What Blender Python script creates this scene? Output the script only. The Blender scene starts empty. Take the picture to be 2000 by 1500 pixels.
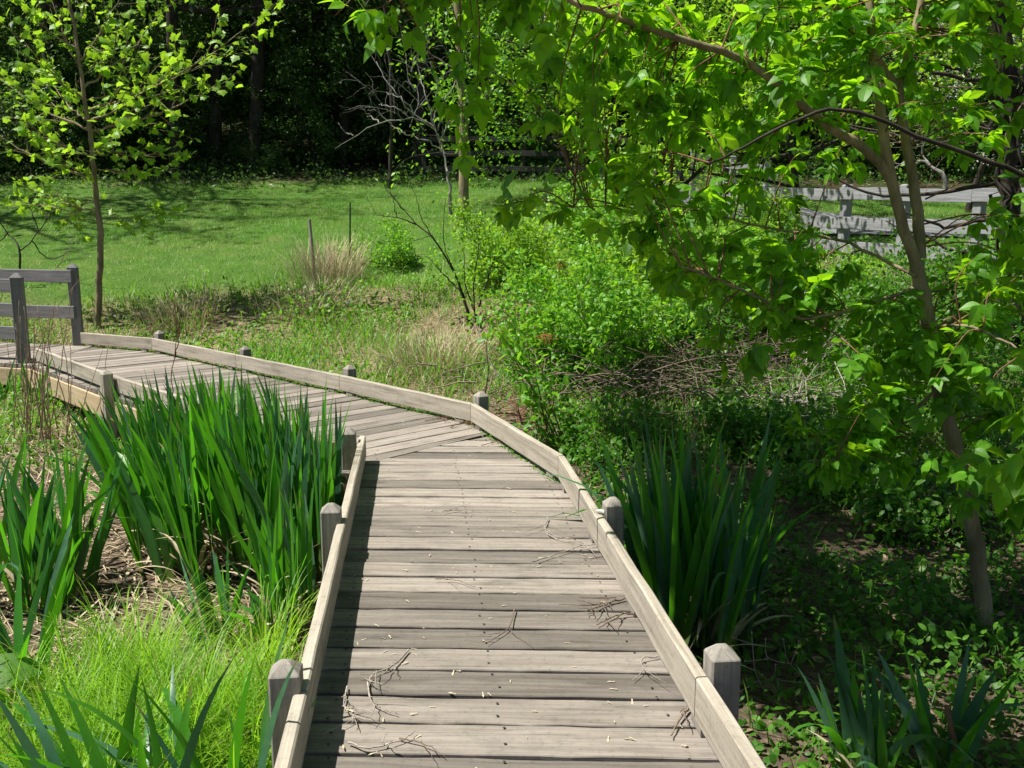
import bpy, math, random
import numpy as np
from math import radians as R, sin, cos, pi

# ------------------------------------------------------------------ camera, light, exposure
C = bpy.context.scene
COL = C.collection
cam_d = bpy.data.cameras.new('camera')
cam = bpy.data.objects.new('camera', cam_d); COL.objects.link(cam)
cam_d.sensor_width = 36; cam_d.lens = 36 * 1790 / 2000
cam_d.clip_start = 0.05; cam_d.clip_end = 1000
cam.location = (0, 0, 1.6); cam.rotation_euler = (R(80), 0, 0)
C.camera = cam

SUN = np.array([-0.465, -0.056, 0.883])            # towards the sun: high, from the left
EL = math.asin(SUN[2] / np.linalg.norm(SUN)); AZ = math.atan2(SUN[0], SUN[1])
w = bpy.data.worlds.new('World'); C.world = w; w.use_nodes = True
sky = w.node_tree.nodes.new('ShaderNodeTexSky'); sky.sky_type = 'NISHITA'; sky.sun_disc = False
sky.sun_elevation = EL; sky.sun_rotation = AZ
bg = w.node_tree.nodes['Background']; bg.inputs[1].default_value = 0.05
w.node_tree.links.new(sky.outputs[0], bg.inputs[0])
sd = bpy.data.lights.new('sun', 'SUN'); sd.energy = 5.0; sd.angle = R(0.53); sd.color = (1.0, 0.95, 0.87)
sun = bpy.data.objects.new('sun', sd); COL.objects.link(sun)
sun.location = (-20, -3, 40)
from mathutils import Vector
sun.rotation_euler = Vector(SUN).to_track_quat('Z', 'Y').to_euler()
C.view_settings.view_transform = 'Standard'; C.view_settings.look = 'None'
C.view_settings.exposure = 0.78; C.view_settings.gamma = 1
C.render.engine = 'CYCLES'
C.cycles.max_bounces = 5; C.cycles.diffuse_bounces = 3; C.cycles.glossy_bounces = 1
C.cycles.transmission_bounces = 3; C.cycles.transparent_max_bounces = 2
C.cycles.caustics_reflective = False; C.cycles.caustics_refractive = False
C.cycles.use_denoising = True
C.cycles.use_adaptive_sampling = True; C.cycles.adaptive_threshold = 0.02

rng = np.random.default_rng(7)
random.seed(7)

# ------------------------------------------------------------------ pixels of the photograph to points
F = 1790.; PT = R(10.)
CAM = np.array([0, 0, 1.6])
def ray(px, py):
    a = (px - 1000) / F; b = -(py - 750) / F
    return np.array([a, cos(PT) + b * sin(PT), -sin(PT) + b * cos(PT)])
def atz(px, py, z=0.):
    r = ray(px, py); return CAM + r * ((z - 1.6) / r[2])
def atd(px, py, d):
    r = ray(px, py); return CAM + r * (d / r[1])

# ------------------------------------------------------------------ terrain
ctrl = [(0, 2, -.5), (0, -6, -.5), (-2, 3, -.52), (-2, 5.5, -.52), (-4, 7, -.5), (-6, 9.3, -.47), (-6, 5, -.45), (-9, 7, -.3),
        (2, 3, -.52), (1.5, 5.5, -.5), (3, 5, -.45), (5, 5, -.3), (6, 8, .1), (.6, 8, -.32), (-.6, 8.4, -.22), (-2, 9.9, -.15),
        (-4, 11.8, -.05), (-5.7, 12.9, .06), (-8, 13.3, .15), (3, 8, -.25), (4, 10.5, .15), (1.5, 11, .05), (0, 12, .3), (-9, 10.5, -.2)]
for px, d in [(1480, 16.6), (1648, 14.6), (1765, 13.6), (1908, 12.6), (2100, 11.5)]: ctrl.append((*atd(px, 430, d)[:2], .86))
for px, py, d in [(600, 575, 14), (400, 560, 14.4), (120, 540, 15.2), (400, 435, 20), (700, 430, 19.5), (700, 378, 25), (300, 380, 25),
                  (50, 390, 24), (905, 418, 20.5), (500, 335, 30), (830, 352, 28), (1100, 372, 24), 
                  (1400, 410, 21.5), (1950, 480, 16.5), (1700, 352, 29), (1000, 470, 16), (1300, 480, 16), (850, 500, 15.5)]:
    ctrl.append(tuple(atd(px, py, d)))
ctrl += [(-40, 30, 4.5), (-40, 10, 1.), (-25, 5, 0), (-40, 70, 15), (-12, 70, 15), (12, 70, 14), (40, 70, 13), (35, 30, 4), (30, 10, 1.5),
         (-20, -12, -.4), (20, -12, -.3), (-14, 48, 7.5), (8, 48, 6.6), (24, 48, 6.2), (-30, 48, 8)]
ctrl = np.array(ctrl); CXY = ctrl[:, :2]; MQ = 1.2
def _phi(d2): return np.sqrt(d2 + MQ * MQ)
_A = _phi(((CXY[:, None] - CXY[None]) ** 2).sum(-1)); _n = len(ctrl)
_M = np.zeros((_n + 1, _n + 1)); _M[:_n, :_n] = _A - np.eye(_n) * .12; _M[:_n, _n] = 1; _M[_n, :_n] = 1
_W = np.linalg.solve(_M, np.append(ctrl[:, 2], 0))
def vnoise(x, y, s, seed=0):
    """smooth value noise, vectorised"""
    x = np.asarray(x, float) / s; y = np.asarray(y, float) / s
    xi = np.floor(x).astype(np.int64); yi = np.floor(y).astype(np.int64); fx = x - xi; fy = y - yi
    fx = fx * fx * (3 - 2 * fx); fy = fy * fy * (3 - 2 * fy)
    def h(a, b):
        v = np.sin(a * 127.1 + b * 311.7 + seed * 74.7) * 43758.5453
        return v - np.floor(v)
    return (h(xi, yi) * (1 - fx) + h(xi + 1, yi) * fx) * (1 - fy) + (h(xi, yi + 1) * (1 - fx) + h(xi + 1, yi + 1) * fx) * fy
def gz(x, y):
    x = np.atleast_1d(np.asarray(x, float)); y = np.atleast_1d(np.asarray(y, float))
    xc = np.clip(x, -45, 45); yc = np.clip(y, -14, 75)
    out = np.empty_like(x)
    for i in range(0, len(x), 20000):
        s = slice(i, i + 20000)
        d2 = (xc[s, None] - CXY[None, :, 0]) ** 2 + (yc[s, None] - CXY[None, :, 1]) ** 2
        out[s] = _phi(d2) @ _W[:_n] + _W[_n]
    out += (vnoise(x, y, .9, 1) - .5) * (.07 + .14 * np.clip((y - 9) / 3, 0, 1) * np.clip((17 - y) / 3, 0, 1)) + (vnoise(x, y, .33, 2) - .5) * .03
    return out
def G(x, y): return float(gz(x, y)[0])
def at(px, py):
    """the ground point seen at a pixel"""
    r = ray(px, py); prev = 0
    for d in np.arange(1.5, 60, .25):
        p = CAM + r * (d / r[1])
        if p[2] < G(p[0], p[1]):
            for k in range(6):
                m = (prev + d) / 2; p = CAM + r * (m / r[1])
                if p[2] < G(p[0], p[1]): d = m
                else: prev = m
            return CAM + r * (d / r[1])
        prev = d
    return CAM + r * (60 / r[1])

# ------------------------------------------------------------------ mesh helpers
class MB:
    def __init__(s): s.v = []; s.f3 = []; s.f4 = []; s.uv = []; s.n = 0; s.c = []
    def add(s, v, f3=None, f4=None, uv=None):
        v = np.asarray(v, np.float32).reshape(-1, 3)
        s.v.append(v)
        if f3 is not None and len(f3): s.f3.append(np.asarray(f3, np.int64).reshape(-1, 3) + s.n)
        if f4 is not None and len(f4): s.f4.append(np.asarray(f4, np.int64).reshape(-1, 4) + s.n)
        s.uv.append(np.zeros((len(v), 2), np.float32) if uv is None else np.asarray(uv, np.float32))
        s.n += len(v)
    def mesh(s, name, mat, smooth=False):
        me = bpy.data.meshes.new(name)
        v = np.concatenate(s.v); f3 = np.concatenate(s.f3) if s.f3 else np.zeros((0, 3), np.int64)
        f4 = np.concatenate(s.f4) if s.f4 else np.zeros((0, 4), np.int64)
        me.vertices.add(len(v)); me.vertices.foreach_set('co', v.ravel())
        li = np.concatenate([f3.ravel(), f4.ravel()]).astype(np.int32)
        me.loops.add(len(li)); me.loops.foreach_set('vertex_index', li)
        nf = len(f3) + len(f4)
        st = np.concatenate([np.arange(len(f3)) * 3, len(f3) * 3 + np.arange(len(f4)) * 4]).astype(np.int32)
        me.polygons.add(nf); me.polygons.foreach_set('loop_start', st)
        me.polygons.foreach_set('use_smooth', np.full(nf, smooth))
        me.update(calc_edges=True)
        uvl = me.uv_layers.new(name='UVMap'); uv = np.concatenate(s.uv)[li]
        uvl.data.foreach_set('uv', uv.ravel().astype(np.float32))
        me.materials.append(mat)
        me.validate()
        return me
    def obj(s, name, mat, parent=None, smooth=False, loc=None):
        o = bpy.data.objects.new(name, s.mesh(name, mat, smooth)); COL.objects.link(o)
        if parent: o.parent = parent
        if loc is not None: o.location = loc
        return o
    def scat(s, tv, tf3, tf4, P, A, N, S):
        """copies of a template (x across, y along, z normal) at P, along A, facing N, scaled S"""
        P = np.asarray(P, float); A = nrm(np.asarray(A, float)); N = np.asarray(N, float)
        X = nrm(np.cross(A, N)); N = np.cross(X, A)
        n = len(P); k = len(tv)
        S = np.broadcast_to(np.asarray(S, float), (n,))[:, None, None]
        v = P[:, None] + S * (tv[None, :, 0:1] * X[:, None] + tv[None, :, 1:2] * A[:, None] + tv[None, :, 2:3] * N[:, None])
        off = (np.arange(n) * k)[:, None, None]
        f3 = (np.asarray(tf3).reshape(1, -1, 3) + off).reshape(-1, 3) if tf3 is not None and len(tf3) else None
        f4 = (np.asarray(tf4).reshape(1, -1, 4) + off).reshape(-1, 4) if tf4 is not None and len(tf4) else None
        s.add(v.reshape(-1, 3), f3, f4)
def nrm(a):
    l = np.linalg.norm(a, axis=-1, keepdims=True); return a / np.maximum(l, 1e-9)
def rdir(n, r=None):
    r = r or rng; return nrm(r.normal(size=(n, 3)))
def tube(mb, pts, rad, sides=6, cap=True):
    pts = np.asarray(pts, float); n = len(pts); rad = np.broadcast_to(np.asarray(rad, float), (n,))
    T = nrm(np.gradient(pts, axis=0)); ref = np.array([0, 0, 1.]) if abs(T[0][2]) < .9 else np.array([1., 0, 0])
    X = nrm(np.cross(T[0], ref)); V = []
    a = np.arange(sides) / sides * 2 * pi; L = 0; UV = []
    for i in range(n):
        X = nrm(X - T[i] * X.dot(T[i])); Y = np.cross(T[i], X)
        V.append(pts[i] + rad[i] * (np.cos(a)[:, None] * X + np.sin(a)[:, None] * Y))
        if i: L += np.linalg.norm(pts[i] - pts[i - 1])
        UV.append(np.stack([np.full(sides, L), a * rad[0]], 1))
    i = np.arange(n - 1)[:, None] * sides; j = np.arange(sides)[None]; j2 = (j + 1) % sides
    f4 = np.stack([i + j, i + j2, i + sides + j2, i + sides + j], -1).reshape(-1, 4)
    V = np.concatenate(V); UV = np.concatenate(UV); f3 = []
    if cap:
        k = len(V); V = np.concatenate([V, pts[-1:] + T[-1] * rad[-1] * .3]); UV = np.concatenate([UV, UV[-1:]])
        b = (n - 1) * sides; f3 = [(b + q, b + (q + 1) % sides, k) for q in range(sides)]
    mb.add(V, f3, f4, UV)
def spline(pts, n=24):
    """Catmull-Rom through points (any width)"""
    p = np.asarray(pts, float); p = np.concatenate([2 * p[:1] - p[1:2], p, 2 * p[-1:] - p[-2:-1]]); m = len(p) - 3
    out = []
    for t in np.linspace(0, m - 1e-6, n):
        i = int(t); f = t - i; a, b, c, d = p[i:i + 4]
        out.append(.5 * (2 * b + (c - a) * f + (2 * a - 5 * b + 4 * c - d) * f * f + (3 * b - a - 3 * c + d) * f ** 3))
    return np.array(out)
def ribbons(mb, B, az, lean, bend, L, W, segs=6, waz=None, fold=.0, tipw=.35, basew=.75, bexp=1.6):
    """many blades at once: base points B, leaning towards az, bending by bend over length L, width W"""
    B = np.asarray(B, float); n = len(B); f = lambda x: np.broadcast_to(np.asarray(x, float), (n,))
    az, lean, bend, L, W = map(f, (az, lean, bend, L, W)); waz = az + pi / 2 if waz is None else f(waz)
    t = np.linspace(0, 1, segs + 1)
    th = lean[:, None] + bend[:, None] * t[None] ** bexp
    thm = (th[:, 1:] + th[:, :-1]) / 2; ds = L[:, None] / segs
    h = np.concatenate([np.zeros((n, 1)), np.cumsum(np.sin(thm) * ds, 1)], 1)
    z = np.concatenate([np.zeros((n, 1)), np.cumsum(np.cos(thm) * ds, 1)], 1)
    P = np.stack([B[:, :1] + h * np.cos(az)[:, None], B[:, 1:2] + h * np.sin(az)[:, None], B[:, 2:] + z], -1)
    wp = np.minimum(1, basew + (1 - basew) * t / .4) * np.clip((1 - t) / tipw, 0, 1) ** .75
    wp = np.maximum(wp, .02)
    wd = np.stack([np.cos(waz), np.sin(waz), np.zeros(n)], -1)[:, None] * (W[:, None] * wp[None] / 2)[..., None]
    if fold:
        nx = np.stack([np.cos(az), np.sin(az), np.zeros(n)], -1)[:, None] * (W[:, None] * wp[None] * fold)[..., None]
        V = np.stack([P - wd, P + nx, P + wd], 2); c = 3
    else:
        V = np.stack([P - wd, P + wd], 2); c = 2
    V = V.reshape(n, -1, 3); k = V.shape[1]
    q = np.array([(i * c + j, i * c + j + 1, (i + 1) * c + j + 1, (i + 1) * c + j) for i in range(segs) for j in range(c - 1)])
    uv = np.tile(np.repeat(t, c), n)
    mb.add(V.reshape(-1, 3), None, (q[None] + (np.arange(n) * k)[:, None, None]).reshape(-1, 4), np.stack([uv, uv * 0], -1))

# leaf templates: x across, y along, z normal
DIAMOND = (np.array([(0, 0, 0), (-.3, .45, .07), (0, 1, -.04), (.3, .45, .07)]), [(0, 3, 2), (0, 2, 1)], None)
def _leaf(prof, curl=.12, fold=.1):
    v = [(0, 0, 0)]; f3 = []; f4 = []
    for (x, y) in prof:
        z = -curl * y * y
        v += [(-x, y + .02 * 0, z + fold * x), (0, y, z), (x, y, z + fold * x)]
    m = len(prof)
    f3 += [(0, 2, 1), (0, 3, 2)]
    for i in range(m - 1):
        a = 1 + 3 * i; b = a + 3
        f4 += [(a, a + 1, b + 1, b), (a + 1, a + 2, b + 2, b + 1)]
    v.append((0, 1, -curl)); k = len(v) - 1; a = 1 + 3 * (m - 1)
    f3 += [(a, a + 1, k), (a + 1, a + 2, k)]
    return np.array(v), f3, f4
OVAL = (np.array([(0, 0, 0), (-.24, .3, .05), (.24, .3, .05), (-.2, .68, .02), (.2, .68, .02), (0, 1, -.1)]), [(0, 2, 1), (3, 4, 5)], [(1, 2, 4, 3)])
OVATE = _leaf([(.19, .18), (.27, .42), (.17, .75)])
ELDER = _leaf([(.13, .1), (.27, .27), (.29, .42), (.26, .52), (.23, .62), (.13, .8), (.06, .92)], .16, .14)
ELDER2 = _leaf([(.1, .08), (.27, .34), (.28, .5), (.19, .64), (.17, .7), (.08, .88)], .3, .1)
_lob = [(.0, 0), (.16, .02), (.42, -.06), (.38, .16), (.56, .3), (.5, .44), (.34, .46), (.3, .62), (.2, .74), (.12, .78), (0, 1)]
LOBED = (np.array([(0, .38, .05)] + [(x, y, -.1 * (x * x + (y - .4) ** 2)) for x, y in _lob] + [(-x, y, -.1 * (x * x + (y - .4) ** 2)) for x, y in _lob[-2:0:-1]]),
         [(0, i, i % 20 + 1) for i in range(1, 21)], None)

# ------------------------------------------------------------------ tags
def tag(o, label=None, cat=None, group=None, kind=None):
    if label: o['label'] = label
    if cat: o['category'] = cat
    if group: o['group'] = group
    if kind: o['kind'] = kind
    return o
def empty(name, loc=(0, 0, 0), rz=0.):
    o = bpy.data.objects.new(name, None); COL.objects.link(o); o.location = tuple(map(float, loc)); o.rotation_euler = (0, 0, rz)
    o.empty_display_size = .2
    return o
def copy_tree(o, parent=None):
    c = o.copy(); COL.objects.link(c)
    if parent: c.parent = parent
    for ch in list(o.children): copy_tree(ch, c)
    return c

# ------------------------------------------------------------------ materials
def newmat(name):
    m = bpy.data.materials.new(name); m.use_nodes = True; nt = m.node_tree
    return m, nt, nt.nodes['Principled BSDF'], nt.nodes['Material Output']
def nd(nt, t, **k):
    n = nt.nodes.new(t)
    for a, b in k.items():
        if a == 'i':
            for x, y in b.items(): n.inputs[x].default_value = y
        else: setattr(n, a, b)
    return n
def ramp(nt, src, stops):
    r = nt.nodes.new('ShaderNodeValToRGB'); e = r.color_ramp.elements
    while len(e) < len(stops): e.new(.5)
    for q, (p, c) in zip(e, stops):
        q.position = p; q.color = (c, c, c, 1) if isinstance(c, (int, float)) else (*c, 1)
    nt.links.new(src, r.inputs[0]); return r.outputs[0]
def mix(nt, a, b, fac, mode='MIX'):
    m = nt.nodes.new('ShaderNodeMix'); m.data_type = 'RGBA'; m.blend_type = mode
    for s, x in ((6, a), (7, b), (0, fac)):
        if isinstance(x, (int, float)): m.inputs[s].default_value = x if s == 0 else (x, x, x, 1)
        elif isinstance(x, tuple): m.inputs[s].default_value = (*x, 1)
        else: nt.links.new(x, m.inputs[s])
    return m.outputs[2]
def noise(nt, vec, scale, detail=4, rough=.55, dist=0):
    n = nd(nt, 'ShaderNodeTexNoise', i={'Scale': scale, 'Detail': detail, 'Roughness': rough, 'Distortion': dist})
    if vec is not None: nt.links.new(vec, n.inputs['Vector'])
    return n.outputs[0]
def mapping(nt, src, scale):
    m = nd(nt, 'ShaderNodeMapping'); m.inputs['Scale'].default_value = scale; nt.links.new(src, m.inputs[0]); return m.outputs[0]

def wood(name, dark, mid, light, stain=.55, isl=.25, moss=0.):
    m, nt, bs, out = newmat(name); L = nt.links
    tc = nd(nt, 'ShaderNodeTexCoord'); geo = nd(nt, 'ShaderNodeNewGeometry')
    g1 = noise(nt, mapping(nt, tc.outputs['UV'], (1.6, 34, 1)), 1, 5, .6, .6)
    g2 = noise(nt, mapping(nt, tc.outputs['UV'], (2.4, 170, 1)), 1, 4, .7)
    col = ramp(nt, g1, [(.2, dark), (.46, mid), (.75, light)])
    col = mix(nt, col, ramp(nt, g2, [(.3, .7), (.5, 1.0), (.7, 1.1)]), .8, 'MULTIPLY')
    cr = noise(nt, mapping(nt, tc.outputs['UV'], (1.1, 75, 1)), 1, 3, .5)
    col = mix(nt, col, ramp(nt, cr, [(.27, .3), (.33, 1.0)]), .7, 'MULTIPLY')
    st = noise(nt, mapping(nt, tc.outputs['UV'], (1.7, 5, 1)), 1, 5, .62)
    col = mix(nt, col, ramp(nt, st, [(.25, stain), (.42, .98), (.7, 1.1)]), .9, 'MULTIPLY')
    sp = noise(nt, tc.outputs['Object'], 38, 4, .7)
    col = mix(nt, col, ramp(nt, sp, [(.3, .6), (.45, 1.0), (.75, 1.1)]), .6, 'MULTIPLY')
    ri = ramp(nt, geo.outputs['Random Per Island'], [(0, 1 - isl), (1, 1 + isl * .6)])
    col = mix(nt, col, ri, 1., 'MULTIPLY')
    if moss:
        mo = noise(nt, tc.outputs['Object'], 6, 5, .65)
        col = mix(nt, col, (.07, .075, .06), mix(nt, ramp(nt, mo, [(.52, 0.), (.66, 1.)]), 0., 1 - moss))
    L.new(col, bs.inputs['Base Color']); bs.inputs['Roughness'].default_value = .82
    bs.inputs['Specular IOR Level'].default_value = .25
    b = nd(nt, 'ShaderNodeBump', i={'Strength': .45, 'Distance': .004})
    L.new(mix(nt, g2, cr, .5), b.inputs['Height']); L.new(b.outputs[0], bs.inputs['Normal'])
    return m
def leaf(name, c1, c2, trans=(.14, .36, .02), tf=.42, rough=.45, spec=.35, patch=None, brown=None, blade=False):
    """c1..c2 leaf to leaf; translucent"""
    m, nt, bs, out = newmat(name); L = nt.links
    geo = nd(nt, 'ShaderNodeNewGeometry')
    rnd = geo.outputs['Random Per Island']
    stops = [(0, c1), (.85, c2), (1, tuple(min(1, x * 1.25) for x in c2))]
    if brown: stops = [(0, brown), (.05, brown), (.06, c1), (1, c2)]
    col = ramp(nt, rnd, stops)
    tc = nd(nt, 'ShaderNodeTexCoord')
    col = mix(nt, col, ramp(nt, noise(nt, tc.outputs['Object'], 24, 3), [(.3, .75), (.7, 1.2)]), .8, 'MULTIPLY')
    if blade:
        ux = nd(nt, 'ShaderNodeSeparateXYZ'); L.new(tc.outputs['UV'], ux.inputs[0])
        col = mix(nt, col, (.26, .27, .08), ramp(nt, ux.outputs[0], [(.0, .75), (.28, 0.)]))
        col = mix(nt, col, (.30, .19, .07), mix(nt, ramp(nt, ux.outputs[0], [(.90, 0.), (.96, .9)]), ramp(nt, noise(nt, tc.outputs['Object'], 9, 2), [(.5, 0.), (.56, 1.)]), 1., 'MULTIPLY'))
    if patch: col = mix(nt, col, patch, ramp(nt, noise(nt, tc.outputs['Object'], .55, 5, .62, .4), [(.42, 0.), (.58, .75)]))
    L.new(col, bs.inputs['Base Color']); bs.inputs['Roughness'].default_value = rough
    bs.inputs['Specular IOR Level'].default_value = spec
    tr = nd(nt, 'ShaderNodeBsdfTranslucent'); tcol = mix(nt, trans, ramp(nt, rnd, [(0, .6), (1, 1.2)]), 1., 'MULTIPLY'); L.new(tcol, tr.inputs[0])
    ms = nd(nt, 'ShaderNodeMixShader'); ms.inputs[0].default_value = tf
    L.new(bs.outputs[0], ms.inputs[1]); L.new(tr.outputs[0], ms.inputs[2]); L.new(ms.outputs[0], out.inputs[0])
    return m
def bark(name, dark, light, scale=1., rough=.9):
    m, nt, bs, out = newmat(name); L = nt.links
    tc = nd(nt, 'ShaderNodeTexCoord')
    n1 = noise(nt, mapping(nt, tc.outputs['Object'], (14 * scale, 14 * scale, 3 * scale)), 1, 5, .65, .3)
    col = ramp(nt, n1, [(.3, dark), (.68, light)])
    col = mix(nt, col, ramp(nt, noise(nt, tc.outputs['Object'], 3 * scale, 3), [(.3, .65), (.7, 1.2)]), 1., 'MULTIPLY')
    L.new(col, bs.inputs['Base Color']); bs.inputs['Roughness'].default_value = rough; bs.inputs['Specular IOR Level'].default_value = .2
    b = nd(nt, 'ShaderNodeBump', i={'Strength': .6, 'Distance': .01}); L.new(n1, b.inputs['Height']); L.new(b.outputs[0], bs.inputs['Normal'])
    return m
def plain(name, c1, c2, scale=8., rough=.8, spec=.2):
    m, nt, bs, out = newmat(name)
    tc = nd(nt, 'ShaderNodeTexCoord')
    nt.links.new(ramp(nt, noise(nt, tc.outputs['Object'], scale, 6, .65), [(.32, c1), (.68, c2)]), bs.inputs['Base Color'])
    bs.inputs['Roughness'].default_value = rough; bs.inputs['Specular IOR Level'].default_value = spec
    return m
M = dict(
    deck=wood('deck boards', (.11, .094, .08), (.225, .197, .168), (.335, .302, .262), .36, .46, .2),
    rail=wood('weathered rail', (.17, .15, .118), (.345, .308, .248), (.47, .43, .355), .5, .25, .14),
    beam=wood('tan timber', (.32, .24, .14), (.44, .34, .21), (.52, .42, .28), .7, .12),
    post=wood('post timber', (.12, .11, .095), (.25, .23, .20), (.36, .335, .29), .6, .1, .45),
    grey=wood('silvered timber', (.09, .089, .088), (.17, .168, .168), (.26, .257, .255), .6, .2),
    fence=wood('silver fence', (.14, .14, .145), (.26, .26, .275), (.37, .37, .39), .6, .25),
    shade_dark=wood('shade darkened timber', (.015, .015, .015), (.035, .034, .032), (.06, .06, .057), .6, .2),  # back fence's woodland shade put into its colour; screw heads share it
    bark=bark('dark bark', (.018, .015, .012), (.07, .06, .048)),
    smooth=bark('young bark', (.15, .125, .072), (.33, .275, .17), 1.4),
    pale=bark('pale bark', (.16, .15, .13), (.38, .36, .33), 1.5),
    twig=bark('bare twigs', (.10, .075, .055), (.26, .20, .155), 3),
    deadtwig=bark('dead grey twigs', (.20, .17, .14), (.48, .43, .37), 4),
    redtwig=bark('ruddy twigs', (.13, .06, .04), (.27, .15, .09), 3),
    elder=leaf('elder leaf', (.045, .15, .008), (.12, .31, .02), (.42, .82, .014), .48),
    lime=leaf('lime leaf', (.12, .29, .016), (.24, .42, .04), (.42, .72, .03), .45),
    shrub=leaf('shrub leaf', (.08, .26, .014), (.18, .40, .035), (.34, .70, .03), .42),
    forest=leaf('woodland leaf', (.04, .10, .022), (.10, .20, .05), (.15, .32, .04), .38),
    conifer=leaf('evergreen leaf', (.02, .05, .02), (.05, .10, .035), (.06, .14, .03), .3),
    iris=leaf('iris blade', (.032, .14, .014), (.085, .26, .026), (.16, .60, .014), .42, .38, .45, blade=True),
    irisb=leaf('blue iris blade', (.04, .12, .065), (.085, .20, .11), (.08, .34, .04), .35, .35, .5, blade=True),
    sedge=leaf('sedge blade', (.12, .29, .012), (.25, .44, .03), (.42, .76, .03), .45, brown=(.3, .25, .12)),
    lawn=leaf('lawn grass', (.055, .20, .013), (.13, .31, .03), (.18, .52, .02), .33, patch=(.25, .30, .07)),
    weed=leaf('bank weeds', (.06, .20, .012), (.16, .34, .03), (.24, .52, .03), .4),
    cover=leaf('ground cover', (.03, .115, .010), (.09, .23, .02), (.15, .42, .02), .4),  # greens darkened to paint deeper shade on the right side
    straw=leaf('straw', (.34, .27, .16), (.58, .49, .33), (.36, .3, .17), .25, .7, .2),
    litter=leaf('dead leaves', (.12, .075, .045), (.34, .25, .17), (.2, .13, .07), .15, .7, .2),
    petal=leaf('white bracts', (.6, .6, .52), (.8, .8, .74), (.6, .6, .5), .3),
    stem=plain('dry stems', (.17, .11, .07), (.36, .27, .19), 20),
    stone=plain('stone', (.3, .3, .3), (.6, .6, .6), 30),
    metal=plain('green metal', (.012, .03, .018), (.03, .06, .04), 30, .5, .4),
    asphalt=plain('worn asphalt', (.12, .12, .125), (.21, .21, .22), 40),
    seed=leaf('winged seeds', (.42, .36, .24), (.66, .58, .42), (.4, .34, .2), .2),
    tassel=plain('rust tassel', (.35, .14, .04), (.6, .28, .09), 60),
)

# ------------------------------------------------------------------ ground
def zone(x, y):
    """ground colour by what covers it: 0 lawn, 1 bank of straw and weeds, 2 bare soil and litter"""
    n = vnoise(x, y, 2.2, 5) * .6 + vnoise(x, y, .7, 6) * .4
    edge = 13.6 + .10 * x * 0 + (n - .5) * 1.6
    lawn = np.clip((y - edge) / .8, 0, 1) * np.maximum(np.clip((3.6 - x + (n - .5) * 2) / 1.5 , 0, 1), np.clip((y - 14.4 - (n - .5)) / .8, 0, 1))
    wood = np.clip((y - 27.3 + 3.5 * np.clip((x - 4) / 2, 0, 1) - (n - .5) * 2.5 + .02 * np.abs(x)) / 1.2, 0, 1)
    return n, lawn * (1 - wood), wood
gx = np.unique(np.concatenate([np.arange(-9, 9.01, .13), np.arange(-30, 30.1, .75), np.arange(-60, 60.1, 6), [-400, -200, -100, 100, 200, 400]]).round(3))
gy = np.unique(np.concatenate([np.arange(1, 17, .13), np.arange(17, 32, .3), np.arange(-14, 80, 1.5), [-400, -150, -60, -30, 100, 150, 400]]).round(3))
XX, YY = np.meshgrid(gx, gy); xf, yf = XX.ravel(), YY.ravel(); zf = gz(xf, yf)
mb = MB(); nx_, ny_ = len(gx), len(gy)
ii = (np.arange(ny_ - 1)[:, None] * nx_ + np.arange(nx_ - 1)[None]).ravel()
mb.add(np.stack([xf, yf, zf], 1), None, np.stack([ii, ii + 1, ii + nx_ + 1, ii + nx_], 1))
def ground_mat():
    m, nt, bs, out = newmat('ground'); L = nt.links
    at_ = nd(nt, 'ShaderNodeAttribute', attribute_name='cover'); tc = nd(nt, 'ShaderNodeTexCoord'); P = tc.outputs['Object']
    sep = nd(nt, 'ShaderNodeSeparateColor'); L.new(at_.outputs['Color'], sep.inputs[0])
    f1 = noise(nt, P, 22, 6, .7); f2 = noise(nt, P, 2.1, 5, .6); f3 = noise(nt, P, 70, 4, .7)
    lawn = ramp(nt, f2, [(.3, (.05, .11, .018)), (.55, (.085, .16, .03)), (.75, (.16, .17, .06))])
    soil = ramp(nt, f1, [(.3, (.045, .032, .022)), (.5, (.11, .082, .058)), (.7, (.24, .185, .13))])
    bank = ramp(nt, f1, [(.3, (.07, .065, .03)), (.5, (.20, .165, .09)), (.7, (.38, .31, .2))])
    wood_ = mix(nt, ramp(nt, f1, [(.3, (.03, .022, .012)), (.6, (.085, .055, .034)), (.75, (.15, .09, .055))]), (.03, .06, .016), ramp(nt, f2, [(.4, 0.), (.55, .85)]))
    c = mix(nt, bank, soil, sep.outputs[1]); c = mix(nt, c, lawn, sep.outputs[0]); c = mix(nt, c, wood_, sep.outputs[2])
    c = mix(nt, c, ramp(nt, f3, [(.3, .6), (.7, 1.25)]), .8, 'MULTIPLY')
    L.new(c, bs.inputs['Base Color']); bs.inputs['Roughness'].default_value = .95; bs.inputs['Specular IOR Level'].default_value = .1
    b = nd(nt, 'ShaderNodeBump', i={'Strength': .8, 'Distance': .03}); L.new(mix(nt, f1, f3, .4), b.inputs['Height']); L.new(b.outputs[0], bs.inputs['Normal'])
    return m
go = mb.obj('ground', ground_mat(), smooth=True)
n_, lw, wd_ = zone(xf, yf)
soilf = np.clip((9.2 - yf + (n_ - .5) * 2) / 1.2, 0, 1)
ca = go.data.color_attributes.new('cover', 'FLOAT_COLOR', 'POINT')
ca.data.foreach_set('color', np.stack([lw, soilf, wd_, np.ones_like(lw)], 1).ravel().astype(np.float32))
tag(go, kind='structure')

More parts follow.
